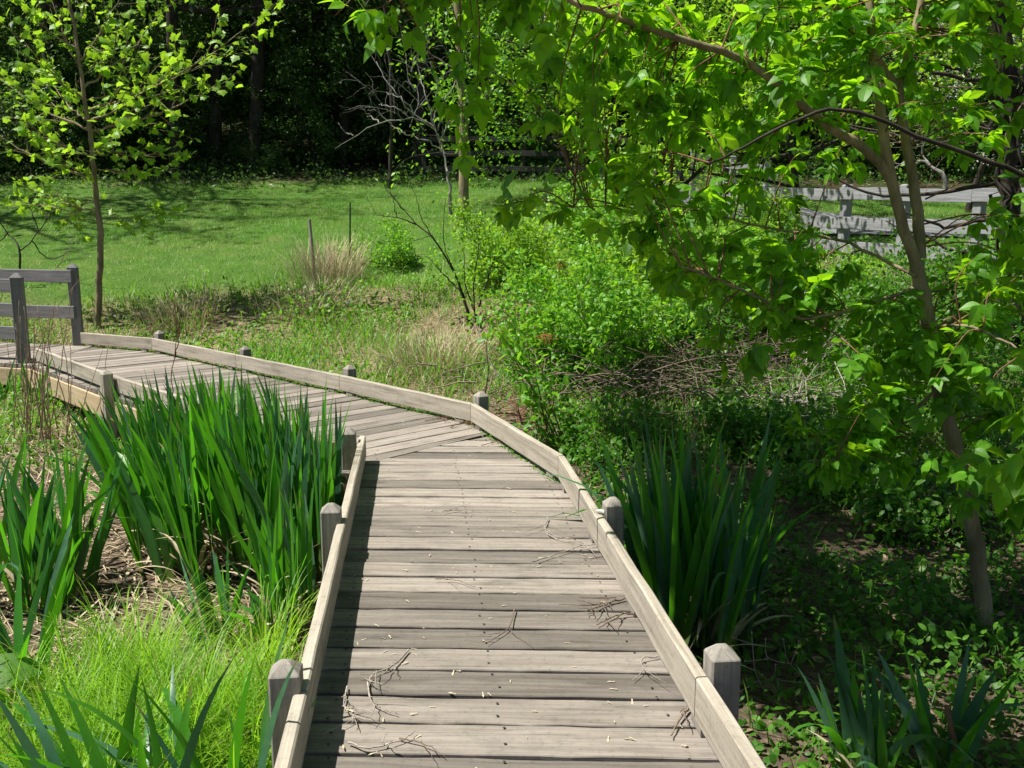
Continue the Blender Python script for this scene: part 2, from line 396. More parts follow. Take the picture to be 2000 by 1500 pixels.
def strip(name, mat, pts, width, lift, n=60, m=6):
    p = spline(pts, n); t = nrm(np.gradient(p, axis=0)); nn = np.stack([t[:, 1], -t[:, 0]], 1); mb = MB()
    s = np.linspace(-.5, .5, m + 1)
    q = p[:, None, :2] + nn[:, None] * (s[None, :, None] * width); q = q.reshape(-1, 2)
    mb.add(np.column_stack([q, gz(q[:, 0], q[:, 1]) + lift]), None, [(i * (m + 1) + j, i * (m + 1) + j + 1, (i + 1) * (m + 1) + j + 1, (i + 1) * (m + 1) + j) for i in range(n - 1) for j in range(m)])
    return mb.obj(name, mat, smooth=True)
path = strip('path', M['asphalt'], [(19, 13.8), (13, 16.4), (9.2, 18.6), (6.6, 20.4), (4.6, 23.5), (2.5, 29), (2, 36)], 2.3, .035)
tag(path, kind='structure')

# ------------------------------------------------------------------ boardwalk
def beam(mb, A, B, wdt, hgt, ch=.006, n=8, wob=.003, side=None):
    """board from A to B (centre of its bottom edge line), upright section wdt x hgt"""
    A = np.asarray(A, float); B = np.asarray(B, float); T = nrm(B - A); S = nrm(np.cross(T, [0, 0, 1])); U = np.cross(S, T)
    a, h, c = wdt / 2, hgt, ch
    prof = [(-a + c, 0), (a - c, 0), (a, c), (a, h - c), (a - c, h), (-a + c, h), (-a, h - c), (-a, c)]
    per = np.concatenate([[0], np.cumsum([math.dist(prof[i], prof[(i + 1) % 8]) for i in range(8)])])[:8]
    V = []; UV = []; Ln = np.linalg.norm(B - A); o = rng.uniform(0, 40, 2)
    for i in range(n + 1):
        t = i / n; dw = rng.normal(0, wob, 2) if 0 < i < n else (0, 0)
        for k, (x, z) in enumerate(prof):
            V.append(A + (B - A) * t + S * (x + dw[0] * .6) + U * (z + dw[1] * .5)); UV.append((o[0] + t * Ln, o[1] + per[k]))
    f4 = [(i * 8 + k, i * 8 + (k + 1) % 8, (i + 1) * 8 + (k + 1) % 8, (i + 1) * 8 + k) for i in range(n) for k in range(8)]
    k0 = len(V); e = 8 * n
    for q in range(8): V.append(V[q]); UV.append((o[0] + prof[q][0] * 3, o[1] + prof[q][1]))
    for q in range(8): V.append(V[e + q]); UV.append((o[0] + prof[q][0] * 3, o[1] + prof[q][1]))
    for b, r_ in ((k0, 1), (k0 + 8, 0)):
        for tri in ((0, 1, 2, 7), (7, 2, 3, 6), (6, 3, 4, 5)):
            x = [b + y for y in tri]; f4.append(tuple(x[::-1] if r_ else x))
    mb.add(V, None, f4, UV)
def post(mb, x, y, z0, z1, wd=.09, rz=0., cap=.035, ins=.030, lean=(0, 0)):
    o = rng.uniform(0, 40, 2); a = wd / 2; V = []; UV = []; c = .006
    ring = [(-a + c, -a), (a - c, -a), (a, -a + c), (a, a - c), (a - c, a), (-a + c, a), (-a, a - c), (-a, -a + c)]
    per = [0, wd, wd, 2 * wd, 2 * wd, 3 * wd, 3 * wd, 4 * wd]
    Z = [(z0, 1), ((z0 + z1) / 2, 1), (z1 - cap, 1), (z1 - cap + .004, .95), (z1 - .004, (a - ins) / a), (z1, (a - ins) / a * .6)]
    cr, sr = cos(rz), sin(rz)
    for z, s in Z:
        for (px, py), p in zip(ring, per):
            lx = lean[0] * (z - z0); ly = lean[1] * (z - z0)
            V.append((x + (px * cr - py * sr) * s + lx, y + (px * sr + py * cr) * s + ly, z)); UV.append((o[0] + z + (1 - s) * a, o[1] + p))
    f4 = [(i * 8 + k, i * 8 + (k + 1) % 8, (i + 1) * 8 + (k + 1) % 8, (i + 1) * 8 + k) for i in range(len(Z) - 1) for k in range(8)]
    b = 8 * (len(Z) - 1); f4 += [(b, b + 1, b + 2, b + 7), (b + 7, b + 2, b + 3, b + 6), (b + 6, b + 3, b + 4, b + 5)]
    mb.add(V, None, f4, UV)
bw = empty('boardwalk', (0, 2, 0))
tag(bw, 'weathered grey plank boardwalk with low kerb rails bending left around the iris bed', 'boardwalk')
BO = np.array([0, 2, 0])
def part(mb, name, mat, root, smooth=False):
    """link as a child of root; geometry was given in world coordinates"""
    o = mb.obj(name, mat, root, smooth); l = root.location
    o.matrix_parent_inverse = root.matrix_basis.inverted() if False else o.matrix_parent_inverse
    o.location = (-l.x, -l.y, -l.z)
    return o
def crossings(poly, d, nrm_, v):
    """u range where the line at offset v crosses the polygon"""
    us = []
    for i in range(len(poly)):
        a, b = poly[i], poly[(i + 1) % len(poly)]; va, vb = a.dot(nrm_) - v, b.dot(nrm_) - v
        if va * vb <= 0 and va != vb:
            t = va / (va - vb); us.append((a + (b - a) * t).dot(d))
    return (min(us), max(us)) if len(us) > 1 else None
def planks(poly, direc, pw=.178, gap=.018, start=0.):
    poly = [np.array(p, float) for p in poly]; d = nrm(np.array(direc, float)); nn = np.array([-d[1], d[0]]); mb = MB()
    vs = [p.dot(nn) for p in poly]; v = min(vs) + start; end = max(vs)
    while v < end:
        a, b = v, v + pw - gap * rng.uniform(.65, 1.35)
        lo = max(a, min(vs) + .002); hi = min(b, end - .002); v += pw
        if hi - lo < .01: continue
        N = 14; dz = rng.normal(0, .0018); o = rng.uniform(0, 60, 2); warp = rng.normal(0, .003); wd2 = hi - lo
        wob = [rng.normal(0, .0028, N + 1), rng.normal(0, .0028, N + 1)]
        cols = [(lo, -.038), (lo, -.004), (lo + .003, 0), (lo + wd2 * .3, .001), (lo + wd2 * .7, .001), (hi - .003, 0), (hi, -.004), (hi, -.038)]
        cr = [crossings(poly, d, nn, min(max(c[0], min(vs) + .003), max(vs) - .003)) for c in cols]
        if any(c is None for c in cr): continue
        V = []; UV = []
        for i in range(N + 1):
            t = i / N
            for q, (vv, zz) in enumerate(cols):
                u = cr[q][0] + (cr[q][1] - cr[q][0]) * t; z = zz if zz < -.03 else zz + dz + warp * (2 * t - 1) ** 2
                v2 = vv + (wob[0][i] if q < 3 else wob[1][i] if q > 4 else 0)
                p = d * u + nn * v2; V.append((p[0], p[1], z)); UV.append((o[0] + u, o[1] + v2 + (0 if zz > -.03 else .03)))
        f4 = [((i + 1) * 8 + k, (i + 1) * 8 + k + 1, i * 8 + k + 1, i * 8 + k) for i in range(N) for k in range(7)]
        e = N * 8; f4 += [(0, 1, 6, 7), (1, 2, 5, 6), (2, 3, 4, 5), (e + 7, e + 6, e + 1, e), (e + 6, e + 5, e + 2, e + 1), (e + 5, e + 4, e + 3, e + 2)]
        mb.add(V, None, f4, UV)
    return mb
KB, KT, RT = .035, .18, .042         # kerb bottom, top, thickness
# inner faces of the kerbs, in plan
RI = [(.88, -.1), (.285, 5.50), (-.33, 7.15), (-1.63, 8.52), (-3.01, 9.88), (-4.49, 11.33), (-5.65, 11.92)]
LI = [(-.345, -.1), (-.99, 6.05)]
NI = [(-1.16, 5.86), (-2.36, 7.10), (-3.69, 8.48), (-5.42, 10.42)]
o_ = .07
D1 = [(LI[0][0] - o_, LI[0][1]), (RI[0][0] + o_, RI[0][1]), (RI[1][0] + o_, RI[1][1]), (-.13, 6.82), (-1.06, 6.03)]
D2 = [(-1.06, 6.035), (-.135, 6.825), (-.27, 7.19), (-1.58, 8.57), (-2.96, 9.93), (-4.44, 11.40), (-5.47, 11.93), (-5.50, 10.33), (-3.74, 8.43), (-2.41, 7.05), (-1.06, 5.66)]
D3 = [(-5.475, 11.94), (-5.505, 10.335), (-10.5, 11.75), (-10.5, 13.3)]
part(planks(D1, (1., -.03)), 'deck', M['deck'], bw)
part(planks(D2, (.735, .68)), 'deck', M['deck'], bw)
part(planks(D3, (.25, .97)), 'deck', M['deck'], bw)
mbb = MB()
for y in np.arange(.2, 6.4, .089):
    for f in (.05, .5, .95):
        lo_ = -.345 - .645 * (y + .1) / 6.15; hi_ = .88 - .595 * (y + .1) / 5.6; x = lo_ + (hi_ - lo_) * f + rng.normal(0, .008); a_ = np.arange(6) * pi / 3; y_ = y + rng.normal(0, .012)
        mbb.add(np.vstack([[(x, y_, .0062)], np.stack([x + .0055 * np.cos(a_), y_ + .0055 * np.sin(a_), np.full(6, .005)], 1)]), [(0, 1 + k, 1 + (k + 1) % 6) for k in range(6)])
part(mbb, 'screw_heads', M['shade_dark'], bw)['kind'] = 'stuff'
def kerbs(line, out, ztop=KT):
    """boards along inner-face points; out = +1 when outside lies to the right of travel"""
    for a, b in zip(line[:-1], line[1:]):
        a = np.array([*a, KB]); b = np.array([*b, KB]); T = nrm(b - a); S = np.cross(T, [0, 0, 1]) * out
        mbb = MB(); beam(mbb, a + S * RT / 2 + T * .003, b + S * RT / 2 - T * .003, RT, ztop - KB, .006, 12, .002)
        part(mbb, 'kerb_rail', M['rail'], bw)
def sub(line, n):
    return [tuple(np.array(line[0]) + (np.array(line[1]) - np.array(line[0])) * i / n) for i in range(n + 1)]
kerbs(sub(RI[:2], 2)[:2] + RI[1:], 1)
LIs = [LI[0], (-.345 - .645 * 2.72 / 6.15, 2.62), LI[1]]
kerbs(LIs, -1)
kerbs(NI, -1)
# blocks that lift the kerbs off the deck
mbb = MB()
for line, s_ in ((RI, 1), (LIs, -1), (NI, -1)):
    for a, b in zip(line[:-1], line[1:]):
        a = np.array([*a, .002]); b = np.array([*b, .002]); T = nrm(b - a); S = np.cross(T, [0, 0, 1]) * s_; L_ = np.linalg.norm(b - a)
        for t in np.linspace(.15, L_ - .15, max(2, int(L_ / .75))):
            beam(mbb, a + T * (t - .05) + S * RT / 2, a + T * (t + .05) + S * RT / 2, RT - .012, KB - .004, .003, 1, 0)
part(mbb, 'spacer_block', M['post'], bw)['kind'] = 'stuff'
def bpost(x, y, rz, top=.27, m='post', wd=.095):
    mbb = MB(); post(mbb, x, y, G(x, y) - .3, top, wd, rz); part(mbb, 'post', M[m], bw)
a1 = math.atan2(1, -.105) - pi / 2
for px, py in ((560, 1290), (648, 983)):
    p = atz(px, py, .27); bpost(p[0] - .005, p[1], a1)
bpost(-1.075, 5.88, a1)
for q in (1.03, -.55): bpost(-.345 - .645 * (q + .1) / 6.15 - RT - .05, q, a1)
for px, py in ((1402, 1265), (1192, 975)):
    p = atz(px, py, .26); bpost(p[0] + .015, p[1], a1)
bpost(.88 - .595 * 1.2 / 5.6 + RT + .05, 1.1, a1)
a2 = math.atan2(.72, -.69) - pi / 2
for (x, y), rz in (((-.25, 7.22), .55), ((-1.545, 8.60), a2), ((-2.925, 9.96), a2), ((-4.42, 11.42), .95)): bpost(x, y, rz, .265)
for (x, y) in ((-2.44, 7.02), (-3.77, 8.40)): bpost(x, y, a2, .25, 'rail')
# side beams under the near edge of the second leg, and under the first
for a, b in ((D2[10], D2[8]), (D2[8], D2[7]), (D2[7], (-10.5, 11.75))):
    mbb = MB(); A = np.array([*a, -.245]); B = np.array([*b, -.245]); beam(mbb, A, B, .04, .20, .005, 10, .002)
    part(mbb, 'side_beam', M['beam'], bw)
for a, b in ((D1[0], D1[4]), (D1[1], D1[2]), (D2[1], D2[2]), (D2[2], D2[4]), (D2[4], D2[6])):
    mbb = MB(); A = np.array([*a, -.245]); B = np.array([*b, -.245]); beam(mbb, A, B, .04, .20, .005, 10, .002)
    part(mbb, 'side_beam', M['post'], bw)
# tall posts and handrails at the far left end
pf = np.array([-5.73, 12.03]); pn = np.array([-5.66, 10.52]); d3 = nrm(np.array([-.965, .26]))
for i in range(3):
    q = pf + d3 * 2.1 * i; mbb = MB(); post(mbb, q[0], q[1], G(*q) - .3, 1.07, .125, .26, .05, .04); part(mbb, 'tall_post', M['grey'], bw)
    q = pn + d3 * 2.1 * i; mbb = MB(); post(mbb, q[0], q[1], G(*q) - .3, 1.03, .125, .26, .05, .04); part(mbb, 'tall_post', M['grey'], bw)
nn3 = np.array([-d3[1], d3[0]])          # across leg 3 (towards the camera side is +? decided by sign)
if nn3[1] > 0: nn3 = -nn3
for z0 in (.83, .36):
    mbb = MB(); A = pf + nn3 * .085 - d3 * .05; B = A + d3 * 4.5; beam(mbb, (*A, z0), (*B, z0), .04, .165, .006, 14, .003); part(mbb, 'handrail', M['grey'], bw)
for z0 in (.80, .52, .25):
    mbb = MB(); A = pn - nn3 * .085 + d3 * .0; B = A + d3 * 4.5; beam(mbb, (*A, z0), (*B, z0), .04, .155, .006, 14, .003); part(mbb, 'handrail', M['grey'], bw)

# ------------------------------------------------------------------ rail fences
def fence(name, pts, heights, label, mat, rail_h=.16, top=1.2, up=.09, side=1, zb=None, pw=.13):
    c = pts[0]; root = empty(name, (c[0], c[1], G(c[0], c[1]))); tag(root, label, 'fence', 'grey board fences beyond the boardwalk')
    B_ = zb if zb else [G(*q) for q in pts]
    for (x, y), z in zip(pts, B_):
        mbb = MB(); post(mbb, x, y, G(x, y) - .3, z + top + up, pw, math.atan2(pts[1][1] - pts[0][1], pts[1][0] - pts[0][0]) + rng.normal(0, .05), .02, .02, rng.normal(0, .012, 2)); part(mbb, 'post', M[mat], root)
    for a, b, za, zc in zip(pts[:-1], pts[1:], B_[:-1], B_[1:]):
        a = np.array(a); b = np.array(b); t = nrm(b - a); s = np.array([t[1], -t[0]]) * (pw / 2 + .02) * side
        for h in heights:
            mbb = MB(); A = a + s - t * .04; B = b + s - t * .045
            beam(mbb, (*A, za + h - rail_h + rng.normal(0, .01)), (*B, zc + h - rail_h + rng.normal(0, .01)), .03, rail_h, .004, 8, .004); part(mbb, 'rail', M[mat], root)
    return root
def fpts(lst): return [tuple(atd(px, 430, d)[:2]) for px, d in lst]
fence('rail_fence', fpts([(1500, 16.2), (1648, 14.6), (1765, 13.6), (1908, 12.6), (2080, 11.6), (2290, 10.5)]), (1.2, .77, .40),
      'silvery board fence running behind the right hand trees beside the grey path', 'fence', .18, 1.2, .06, 1, [1.6 + .0358 * d - 1.2 for d in (16.2, 14.6, 13.6, 12.6, 11.6, 10.5)])
fence('rail_fence', fpts([(1350, 21.5), (1386, 21.5), (1430, 20.7), (1492, 20.2)]), (1.2, .74), 'short weathered two rail fence with leaning posts left of the grey path', 'fence', .14, 1.25, .1, 1)
fence('rail_fence', fpts([(830, 27.6), (905, 27.4), (1020, 27.0), (1120, 26.6), (1240, 26.2), (1330, 26)]), (1.25, .85, .42), 'dark shaded rail fence at the back of the lawn under the woodland edge', 'shade_dark', .15, 1.25, .05, 1)

# ------------------------------------------------------------------ growing trees
class Grow:
    def __init__(s, seed, sides=(8, 5, 4, 3)): s.r = np.random.default_rng(seed); s.mb = MB(); s.P = []; s.D = []; s.sides = sides
    def branch(s, p, d, L, r, lev, wander=.18, trop=.05, nch=(7, 5, 4), ang=(50, 48, 45), ratio=(.5, .5, .5), start=(.3, .2, .2), leafstep=.05, taper=.3, depth=0, leaf_from=.15):
        n = max(4, int(L / (.35 if depth == 0 else .18)) + 2); n = min(n, 16)
        pts = [np.array(p, float)]; d = nrm(np.array(d, float)); ds = []
        for i in range(n):
            d = nrm(d + s.r.normal(0, wander / math.sqrt(n) * 1.6, 3) + np.array([0, 0, trop / n * 3])); ds.append(d); pts.append(pts[-1] + d * L / n)
        pts = np.array(pts); rad = r * (1 - (1 - taper) * np.linspace(0, 1, n + 1)); tube(s.mb, pts, rad, s.sides[min(depth, len(s.sides) - 1)])
        s.kids(pts, rad, ds, L, lev, dict(wander=wander, trop=trop, nch=nch, ang=ang, ratio=ratio, start=start, leafstep=leafstep, taper=taper, leaf_from=leaf_from), depth)
    def kids(s, pts, rad, ds, L, lev, kw, depth=0):
        n = len(ds)
        if lev == 0:
            m = max(2, int(L * (1 - kw['leaf_from']) / kw['leafstep']))
            for t in np.linspace(kw['leaf_from'], 1, m):
                i = min(n - 1, int(t * n)); f = t * n - i; s.P.append(pts[i] + (pts[i + 1] - pts[i]) * f); s.D.append(ds[i])
            return
        k = kw['nch'][min(depth, len(kw['nch']) - 1)]; st = kw['start'][min(depth, len(kw['start']) - 1)]; az = s.r.uniform(0, 6.28)
        for q in range(k):
            t = st + (1 - st) * (q + s.r.uniform(.2, .8)) / k; i = min(n - 1, int(t * n)); f = t * n - i
            b = pts[i] + (pts[i + 1] - pts[i]) * f; dd = ds[i]; az += 2.4 + s.r.normal(0, .5)
            u = nrm(np.cross(dd, [.3, .5, .81])); v = np.cross(dd, u); a = R(kw['ang'][min(depth, len(kw['ang']) - 1)] + s.r.normal(0, 9))
            cd = dd * cos(a) + (u * cos(az) + v * sin(az)) * sin(a)
            s.branch(b, cd, L * kw['ratio'][min(depth, len(kw['ratio']) - 1)] * (1.15 - .6 * t) * s.r.uniform(.75, 1.2), max(.0015, np.interp(t, np.linspace(0, 1, len(rad)), rad) * .6), lev - 1, depth=depth + 1, **kw)
        i = n - 1
        if lev >= 1: s.branch(pts[-1], ds[-1], L * .25, rad[-1], 0, depth=depth + 1, **kw)
    def leaves(s, tmpl, size, per=1, out=.5, up=1.0, droop=.2, jit=.03, var=.3, keep=1.):
        P = np.repeat(np.array(s.P), per, 0); D = np.repeat(np.array(s.D), per, 0); r = s.r
        if keep < 1:
            k = r.random(len(P)) < keep; P, D = P[k], D[k]
        n = len(P); A = D * out + rdir(n, r) * .9 + np.array([0, 0, -droop]); N = rdir(n, r) * .75 + np.array([0, 0, up])
        mb = MB(); mb.scat(*tmpl, P + r.normal(0, jit, (n, 3)), A, N, size * r.uniform(1 - var, 1 + var, n)); return mb
def compound(mb, P, D, size, r, tmpl=(ELDER, ELDER2), up=1., droop=.45, n_leaflets=(3, 3, 5)):
    """pinnate leaves: stalk along A with leaflets; also returns stalks as thin ribbons"""
    n = len(P); A = nrm(D * .5 + rdir(n, r) * .8 + np.array([0, 0, -droop + .3])); N = nrm(rdir(n, r) * .55 + np.array([0, 0, up]))
    X = nrm(np.cross(A, N)); N = np.cross(X, A); S = size * r.uniform(.65, 1.25, n); ns = r.choice(n_leaflets, n)
    for k, (al, sd, ang, sc, mn) in enumerate([(1.05, 0, 0, 1.1, 0), (.95, 1, 58, .85, 3), (.95, -1, 58, .85, 3), (.5, 1, 64, .72, 5), (.5, -1, 64, .72, 5)]):
        m = ns >= mn
        a = A * cos(R(ang)) + X * sin(R(ang)) * sd; a = a + r.normal(0, .12, (n, 3)) + np.array([0, 0, -droop * .55]); nn = N + r.normal(0, .22, (n, 3))
        T = r.random(n) < .5
        for t, mm in ((tmpl[0], T & m), (tmpl[1], ~T & m)):
            if mm.any(): mb.scat(*t, (P + A * (S * al * .8)[:, None])[mm], a[mm], nn[mm], (S * sc)[mm])
    tv = np.array([(-.012, 0, 0), (.012, 0, 0), (.008, 1, 0), (-.008, 1, 0)]); mb.scat(tv, None, [(0, 1, 2, 3)], P, A, N, S * .9)

def tree(name, loc, label, cat, g, leaf_mb, bark_m, leaf_m, group=None, trunk='trunk', crown='crown', rz=0.):
    root = empty(name, loc, rz); tag(root, label, cat, group)
    if g: g.mb.obj(trunk, M[bark_m], root, True)
    if leaf_mb: leaf_mb.obj(crown, M[leaf_m], root)
    return root

# ------------------------------------------------------------------ woodland at the back
def under_tree(seed, h=7., leafsize=.145, per=3):
    g = Grow(seed, (6, 4, 3, 3)); g.branch((0, 0, -.2), (0, 0, 1), h, .09, 2, .25, .1, (24, 8), (75, 55), (.36, .42), (.08, .15), .06, .2)
    return g, g.leaves(DIAMOND, leafsize, per, .4, 1., .2, .16)
def tall_tree(seed, h=17., per=2):
    g = Grow(seed, (10, 5, 3, 3)); g.branch((0, 0, -.3), (.02, 0, 1), h, .24, 2, .10, .06, (16, 6), (72, 55), (.30, .42), (.30, .2), .16, .35)
    return g, g.leaves(DIAMOND, .25, per, .4, 1., .2, .35)
def bush(seed, h=2.2, leafsize=.10, per=4):
    g = Grow(seed, (4, 3, 3, 3)); r = g.r
    for i in range(7):
        a = r.uniform(0, 6.28); g.branch((cos(a) * .1, sin(a) * .1, -.1), (cos(a) * .6, sin(a) * .6, 1), h * r.uniform(.7, 1.1), .018, 1, .3, .05, (11, 6), (50, 50), (.45, .5), (.1, .15), .05, .3)
    return g, g.leaves(DIAMOND, leafsize, per, .4, 1., .1, .1)
def W(px, d):
    p = atd(px, 300, d); return (p[0], p[1], G(p[0], p[1]) - .02)
WG = 'woodland trees behind the lawn'
protos_u = [under_tree(100 + i, 6.5 + i * .8) for i in range(3)]
protos_t = [tall_tree(200 + i, 16 + 2 * i) for i in range(2)]
protos_b = [bush(300 + i) for i in range(2)]
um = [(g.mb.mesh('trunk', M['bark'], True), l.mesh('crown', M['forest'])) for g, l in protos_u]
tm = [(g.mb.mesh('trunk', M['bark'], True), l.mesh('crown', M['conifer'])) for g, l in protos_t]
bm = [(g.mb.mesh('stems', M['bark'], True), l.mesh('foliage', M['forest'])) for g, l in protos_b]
def place(name, meshes, loc, s, label, cat, group, names=('trunk', 'crown'), lean=(0, 0), sxy=1.):
    root = empty(name, loc, rng.uniform(0, 6.28)); root.scale = (s * sxy, s * sxy, s); root.rotation_euler = (lean[0], lean[1], rng.uniform(0, 6.28)) if lean == (0, 0) else (lean[0], lean[1], 0)
    tag(root, label, cat, group)
    for nm, me in zip(names, meshes):
        o = bpy.data.objects.new(nm, me); COL.objects.link(o); o.parent = root
    return root
# the trunks the photograph shows plainly
place('woodland_tree', tm[0], W(492, 30.2), 1.0, 'dark straight trunk leaning slightly right at the lawn edge left of centre', 'tree', WG, lean=(0, .07))
place('woodland_tree', tm[1], W(415, 30.8), .95, 'dark upright trunk just left of the leaning one at the lawn edge', 'tree', WG, lean=(0, -.01))
for px, d, s in [(-60, 29, 1), (60, 33, .9), (150, 29.5, 1.05), (280, 34, 1), (640, 33, 1), (668, 31.5, .7), (815, 29.6, .9), (120, 28.4, .95), (345, 28.8, .9), (600, 41, .9), (760, 38, 1), (700, 48, 1.1), (880, 33, .9), (1010, 36, 1), (1130, 32, .9), (1250, 38, 1.),
                 (1400, 34, 1.), (1560, 37, .9), (1720, 36, 1), (1840, 41, 1.1), (2000, 34, 1), (2150, 38, 1), (-200, 36, 1.1), (-350, 30, 1), (200, 44, 1), (400, 46, 1), (520, 54, 1.1), (950, 50, 1), (1180, 52, 1.1), (1450, 50, 1), (1700, 52, 1), (1950, 52, 1), (50, 50, 1), (-300, 48, 1.1), (-150, 24, .9), (-420, 21, 1)]:
    place('woodland_tree', tm[int(rng.integers(2))], W(px, d), s * rng.uniform(.9, 1.1), 'tall dark trunked woodland tree rising out of view behind the lawn', 'tree', WG)
UG = 'understory trees of the woodland'
k = 0
for row, (d0, step) in enumerate([(31.5, 150), (35, 150), (39, 150), (44, 150), (50, 150)]):
    for px in np.arange(-380, 2400, step):
        px2 = px + rng.uniform(-60, 60); d = d0 + rng.uniform(-1.2, 1.8)
        if row == 0 and 700 < px2 < 1450: d += 2.
        place('understory_tree', um[k % 3], W(px2, d), rng.uniform(.85, 1.25), 'small dark leafy tree among the shaded woodland trunks behind the lawn', 'tree', UG, sxy=1.15); k += 1
BG = 'shaded bushes along the woodland edge'
for px in np.arange(-150, 2200, 115):
    if 620 < px < 830: continue
    d = 29.5 + rng.uniform(-.6, 2.5) + (0 if px < 700 else 1)
    place('woodland_bush', bm[k % 2], W(px + rng.uniform(-40, 40), d), rng.uniform(.45, 1.0), 'low shaded green bush at the foot of the woodland trees', 'bush', BG, ('stems', 'foliage')); k += 1
for px, d, s in [(612, 30.4, .55), (330, 29.8, .6), (235, 29, .66), (60, 28.4, .6), (905, 30.2, .66), (1000, 29.6, .6), (745, 32, .75), (140, 31, .8), (-60, 27.5, .6)]:
    place('understory_tree', um[k % 3], W(px, d), s, 'sunlit small leafy tree at the front edge of the woodland', 'tree', UG, sxy=1.2); k += 1
mb = MB(); n = 26000; x = rng.uniform(-22, 16, n); y = rng.uniform(26.3, 36, n) ; k_ = vnoise(x, y, 1.6, 91) > .42; x, y = x[k_], y[k_]; n = len(x)
mb.scat(*DIAMOND, np.stack([x, y, gz(x, y) + rng.random(n) ** 2 * .45], 1), rdir(n) + [0, 0, .2], rdir(n) * .6 + np.array([0, 0, 1]), rng.uniform(.08, .17, n)); tag(mb.obj('woodland_floor_plants', M['forest']), kind='stuff')
mb = MB(); n = 60000
x = rng.uniform(-75, 75, n); y = rng.uniform(58, 80, n); z = gz(x, y) + rng.uniform(0, 1, n) ** .8 * (13 + 5 * vnoise(x, y, 6, 9))
mb.scat(*DIAMOND, np.stack([x, y, z], 1), rdir(n), rdir(n) * .7 + np.array([0, 0, 1]), rng.uniform(.5, .95, n))
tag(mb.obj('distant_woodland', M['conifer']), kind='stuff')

# ------------------------------------------------------------------ trees on the right, in the sun beyond the fence
def lit_tree(seed, h, per=3, size=.10, low=.12, spread=.42):
    g = Grow(seed, (7, 5, 3, 3)); g.branch((0, 0, -.2), (0, 0, 1), h, .085, 2, .22, .08, (20, 8), (66, 52), (spread, .45), (low, .15), .07, .2)
    return g, g.leaves(OVAL, size, per, .5, 1., .25, .14)
for (px, d, h, lab, mt, sz) in [(1290, 17.5, 7.5, 'lime leaved tree in sun behind the short two rail fence', 'lime', .11), (1560, 19, 8, 'sunlit yellow green tree behind the box elder trunk', 'lime', .11),
                                (1120, 23, 7, 'bright green tree at the right end of the lawn near the dark fence', 'shrub', .12), (1420, 24, 8, 'leafy tree standing beyond the short two rail fence', 'shrub', .12), (2060, 15.5, 8, 'yellow green tree over the grey path at the right edge', 'lime', .10)]:
    g, l = lit_tree(int(px), h, 4, sz); tree('leafy_tree', W(px, d), lab, 'tree', g, l, 'bark', mt)
g = Grow(881, (7, 5, 3, 3)); g.branch((0, 0, -.2), (0, 0, 1), 5.2, .08, 2, .3, .02, (13, 6), (75, 50), (.5, .45), (.25, .2), .08, .25)
root = tree('dogwood_tree', W(1900, 21), 'dogwood covered in white blossom at the upper right', 'tree', g, g.leaves(OVATE, .08, 1, .5, 1, .1, .08), 'bark', 'shrub')
g.leaves(OVATE, .075, 3, .2, 2., -.1, .09).obj('blossom', M['petal'], root)
# big evergreen shrubs making the dark hollow on the right
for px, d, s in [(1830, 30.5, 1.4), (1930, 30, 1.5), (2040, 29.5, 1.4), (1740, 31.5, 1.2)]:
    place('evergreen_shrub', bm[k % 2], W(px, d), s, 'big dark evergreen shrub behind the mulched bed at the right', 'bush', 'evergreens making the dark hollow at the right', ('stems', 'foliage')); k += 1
# pale crooked trunk inside the hollow
g = Grow(77, (6, 4, 3)); g.branch((0, 0, -.1), (-.05, 0, 1), 2.0, .07, 2, .5, .0, (4, 4), (35, 40), (.6, .5), (.35, .3), .2)
tree('bare_tree', W(1850, 26.5), 'small pale crooked trunk in front of the dark hollow at right', 'tree', g, None, 'pale', 'lime')

# ------------------------------------------------------------------ dark vine-hung tree at the right edge
def skel(mb, pts, r0, r1, n=30, sides=8, jit=0.):
    p = spline(pts, n)
    if jit: p[1:-1] += rng.normal(0, jit, (n - 2, 3))
    tube(mb, p, np.linspace(r0, r1, n), sides); return p
b = at(1975, 690); root = empty('vine_hung_tree', b); tag(root, 'rough dark trunk hung with dead vines at the right edge of the picture', 'tree')
mbt = MB(); dd = b[1]
tp = skel(mbt, [b + [0, 0, -.2], atd(1978, 500, dd), atd(1965, 330, dd), atd(1968, 200, dd), atd(1948, 60, dd), atd(1930, -150, dd), atd(1935, -500, dd)], .115, .07, 40, 8, .02)
for i in range(9):
    s0 = tp[6 + i * 3]; e = s0 + np.array([-rng.uniform(.6, 2.), rng.uniform(-.6, .8), rng.uniform(.1, .9)]); mid = (s0 + e) / 2 + rng.normal(0, .12, 3); skel(mbt, [s0, mid, e], .028, .006, 14, 5, .012)
for i in range(5):
    q = tp + np.array([cos(i * 1.3), sin(i * 1.3), 0]) * .12 + rng.normal(0, .03, tp.shape); tube(mbt, q, .02, 4)
part(mbt, 'trunk', M['bark'], root, True)
g = Grow(55, (5, 4, 3, 3))
for i in range(12):
    s0 = tp[12 + i * 2]; g.branch(s0, (rng.uniform(-1.2, .3), rng.uniform(-.5, .5), rng.uniform(-.1, .7)), rng.uniform(1., 2.2), .012, 1, .35, 0, (6,), (45,), (.5,), (.2,), .14)
part(g.mb, 'twigs', M['twig'], root, True); part(g.leaves(OVATE, .07, 1, .5, 1, .2, .04, keep=.5), 'crown', M['lime'], root)

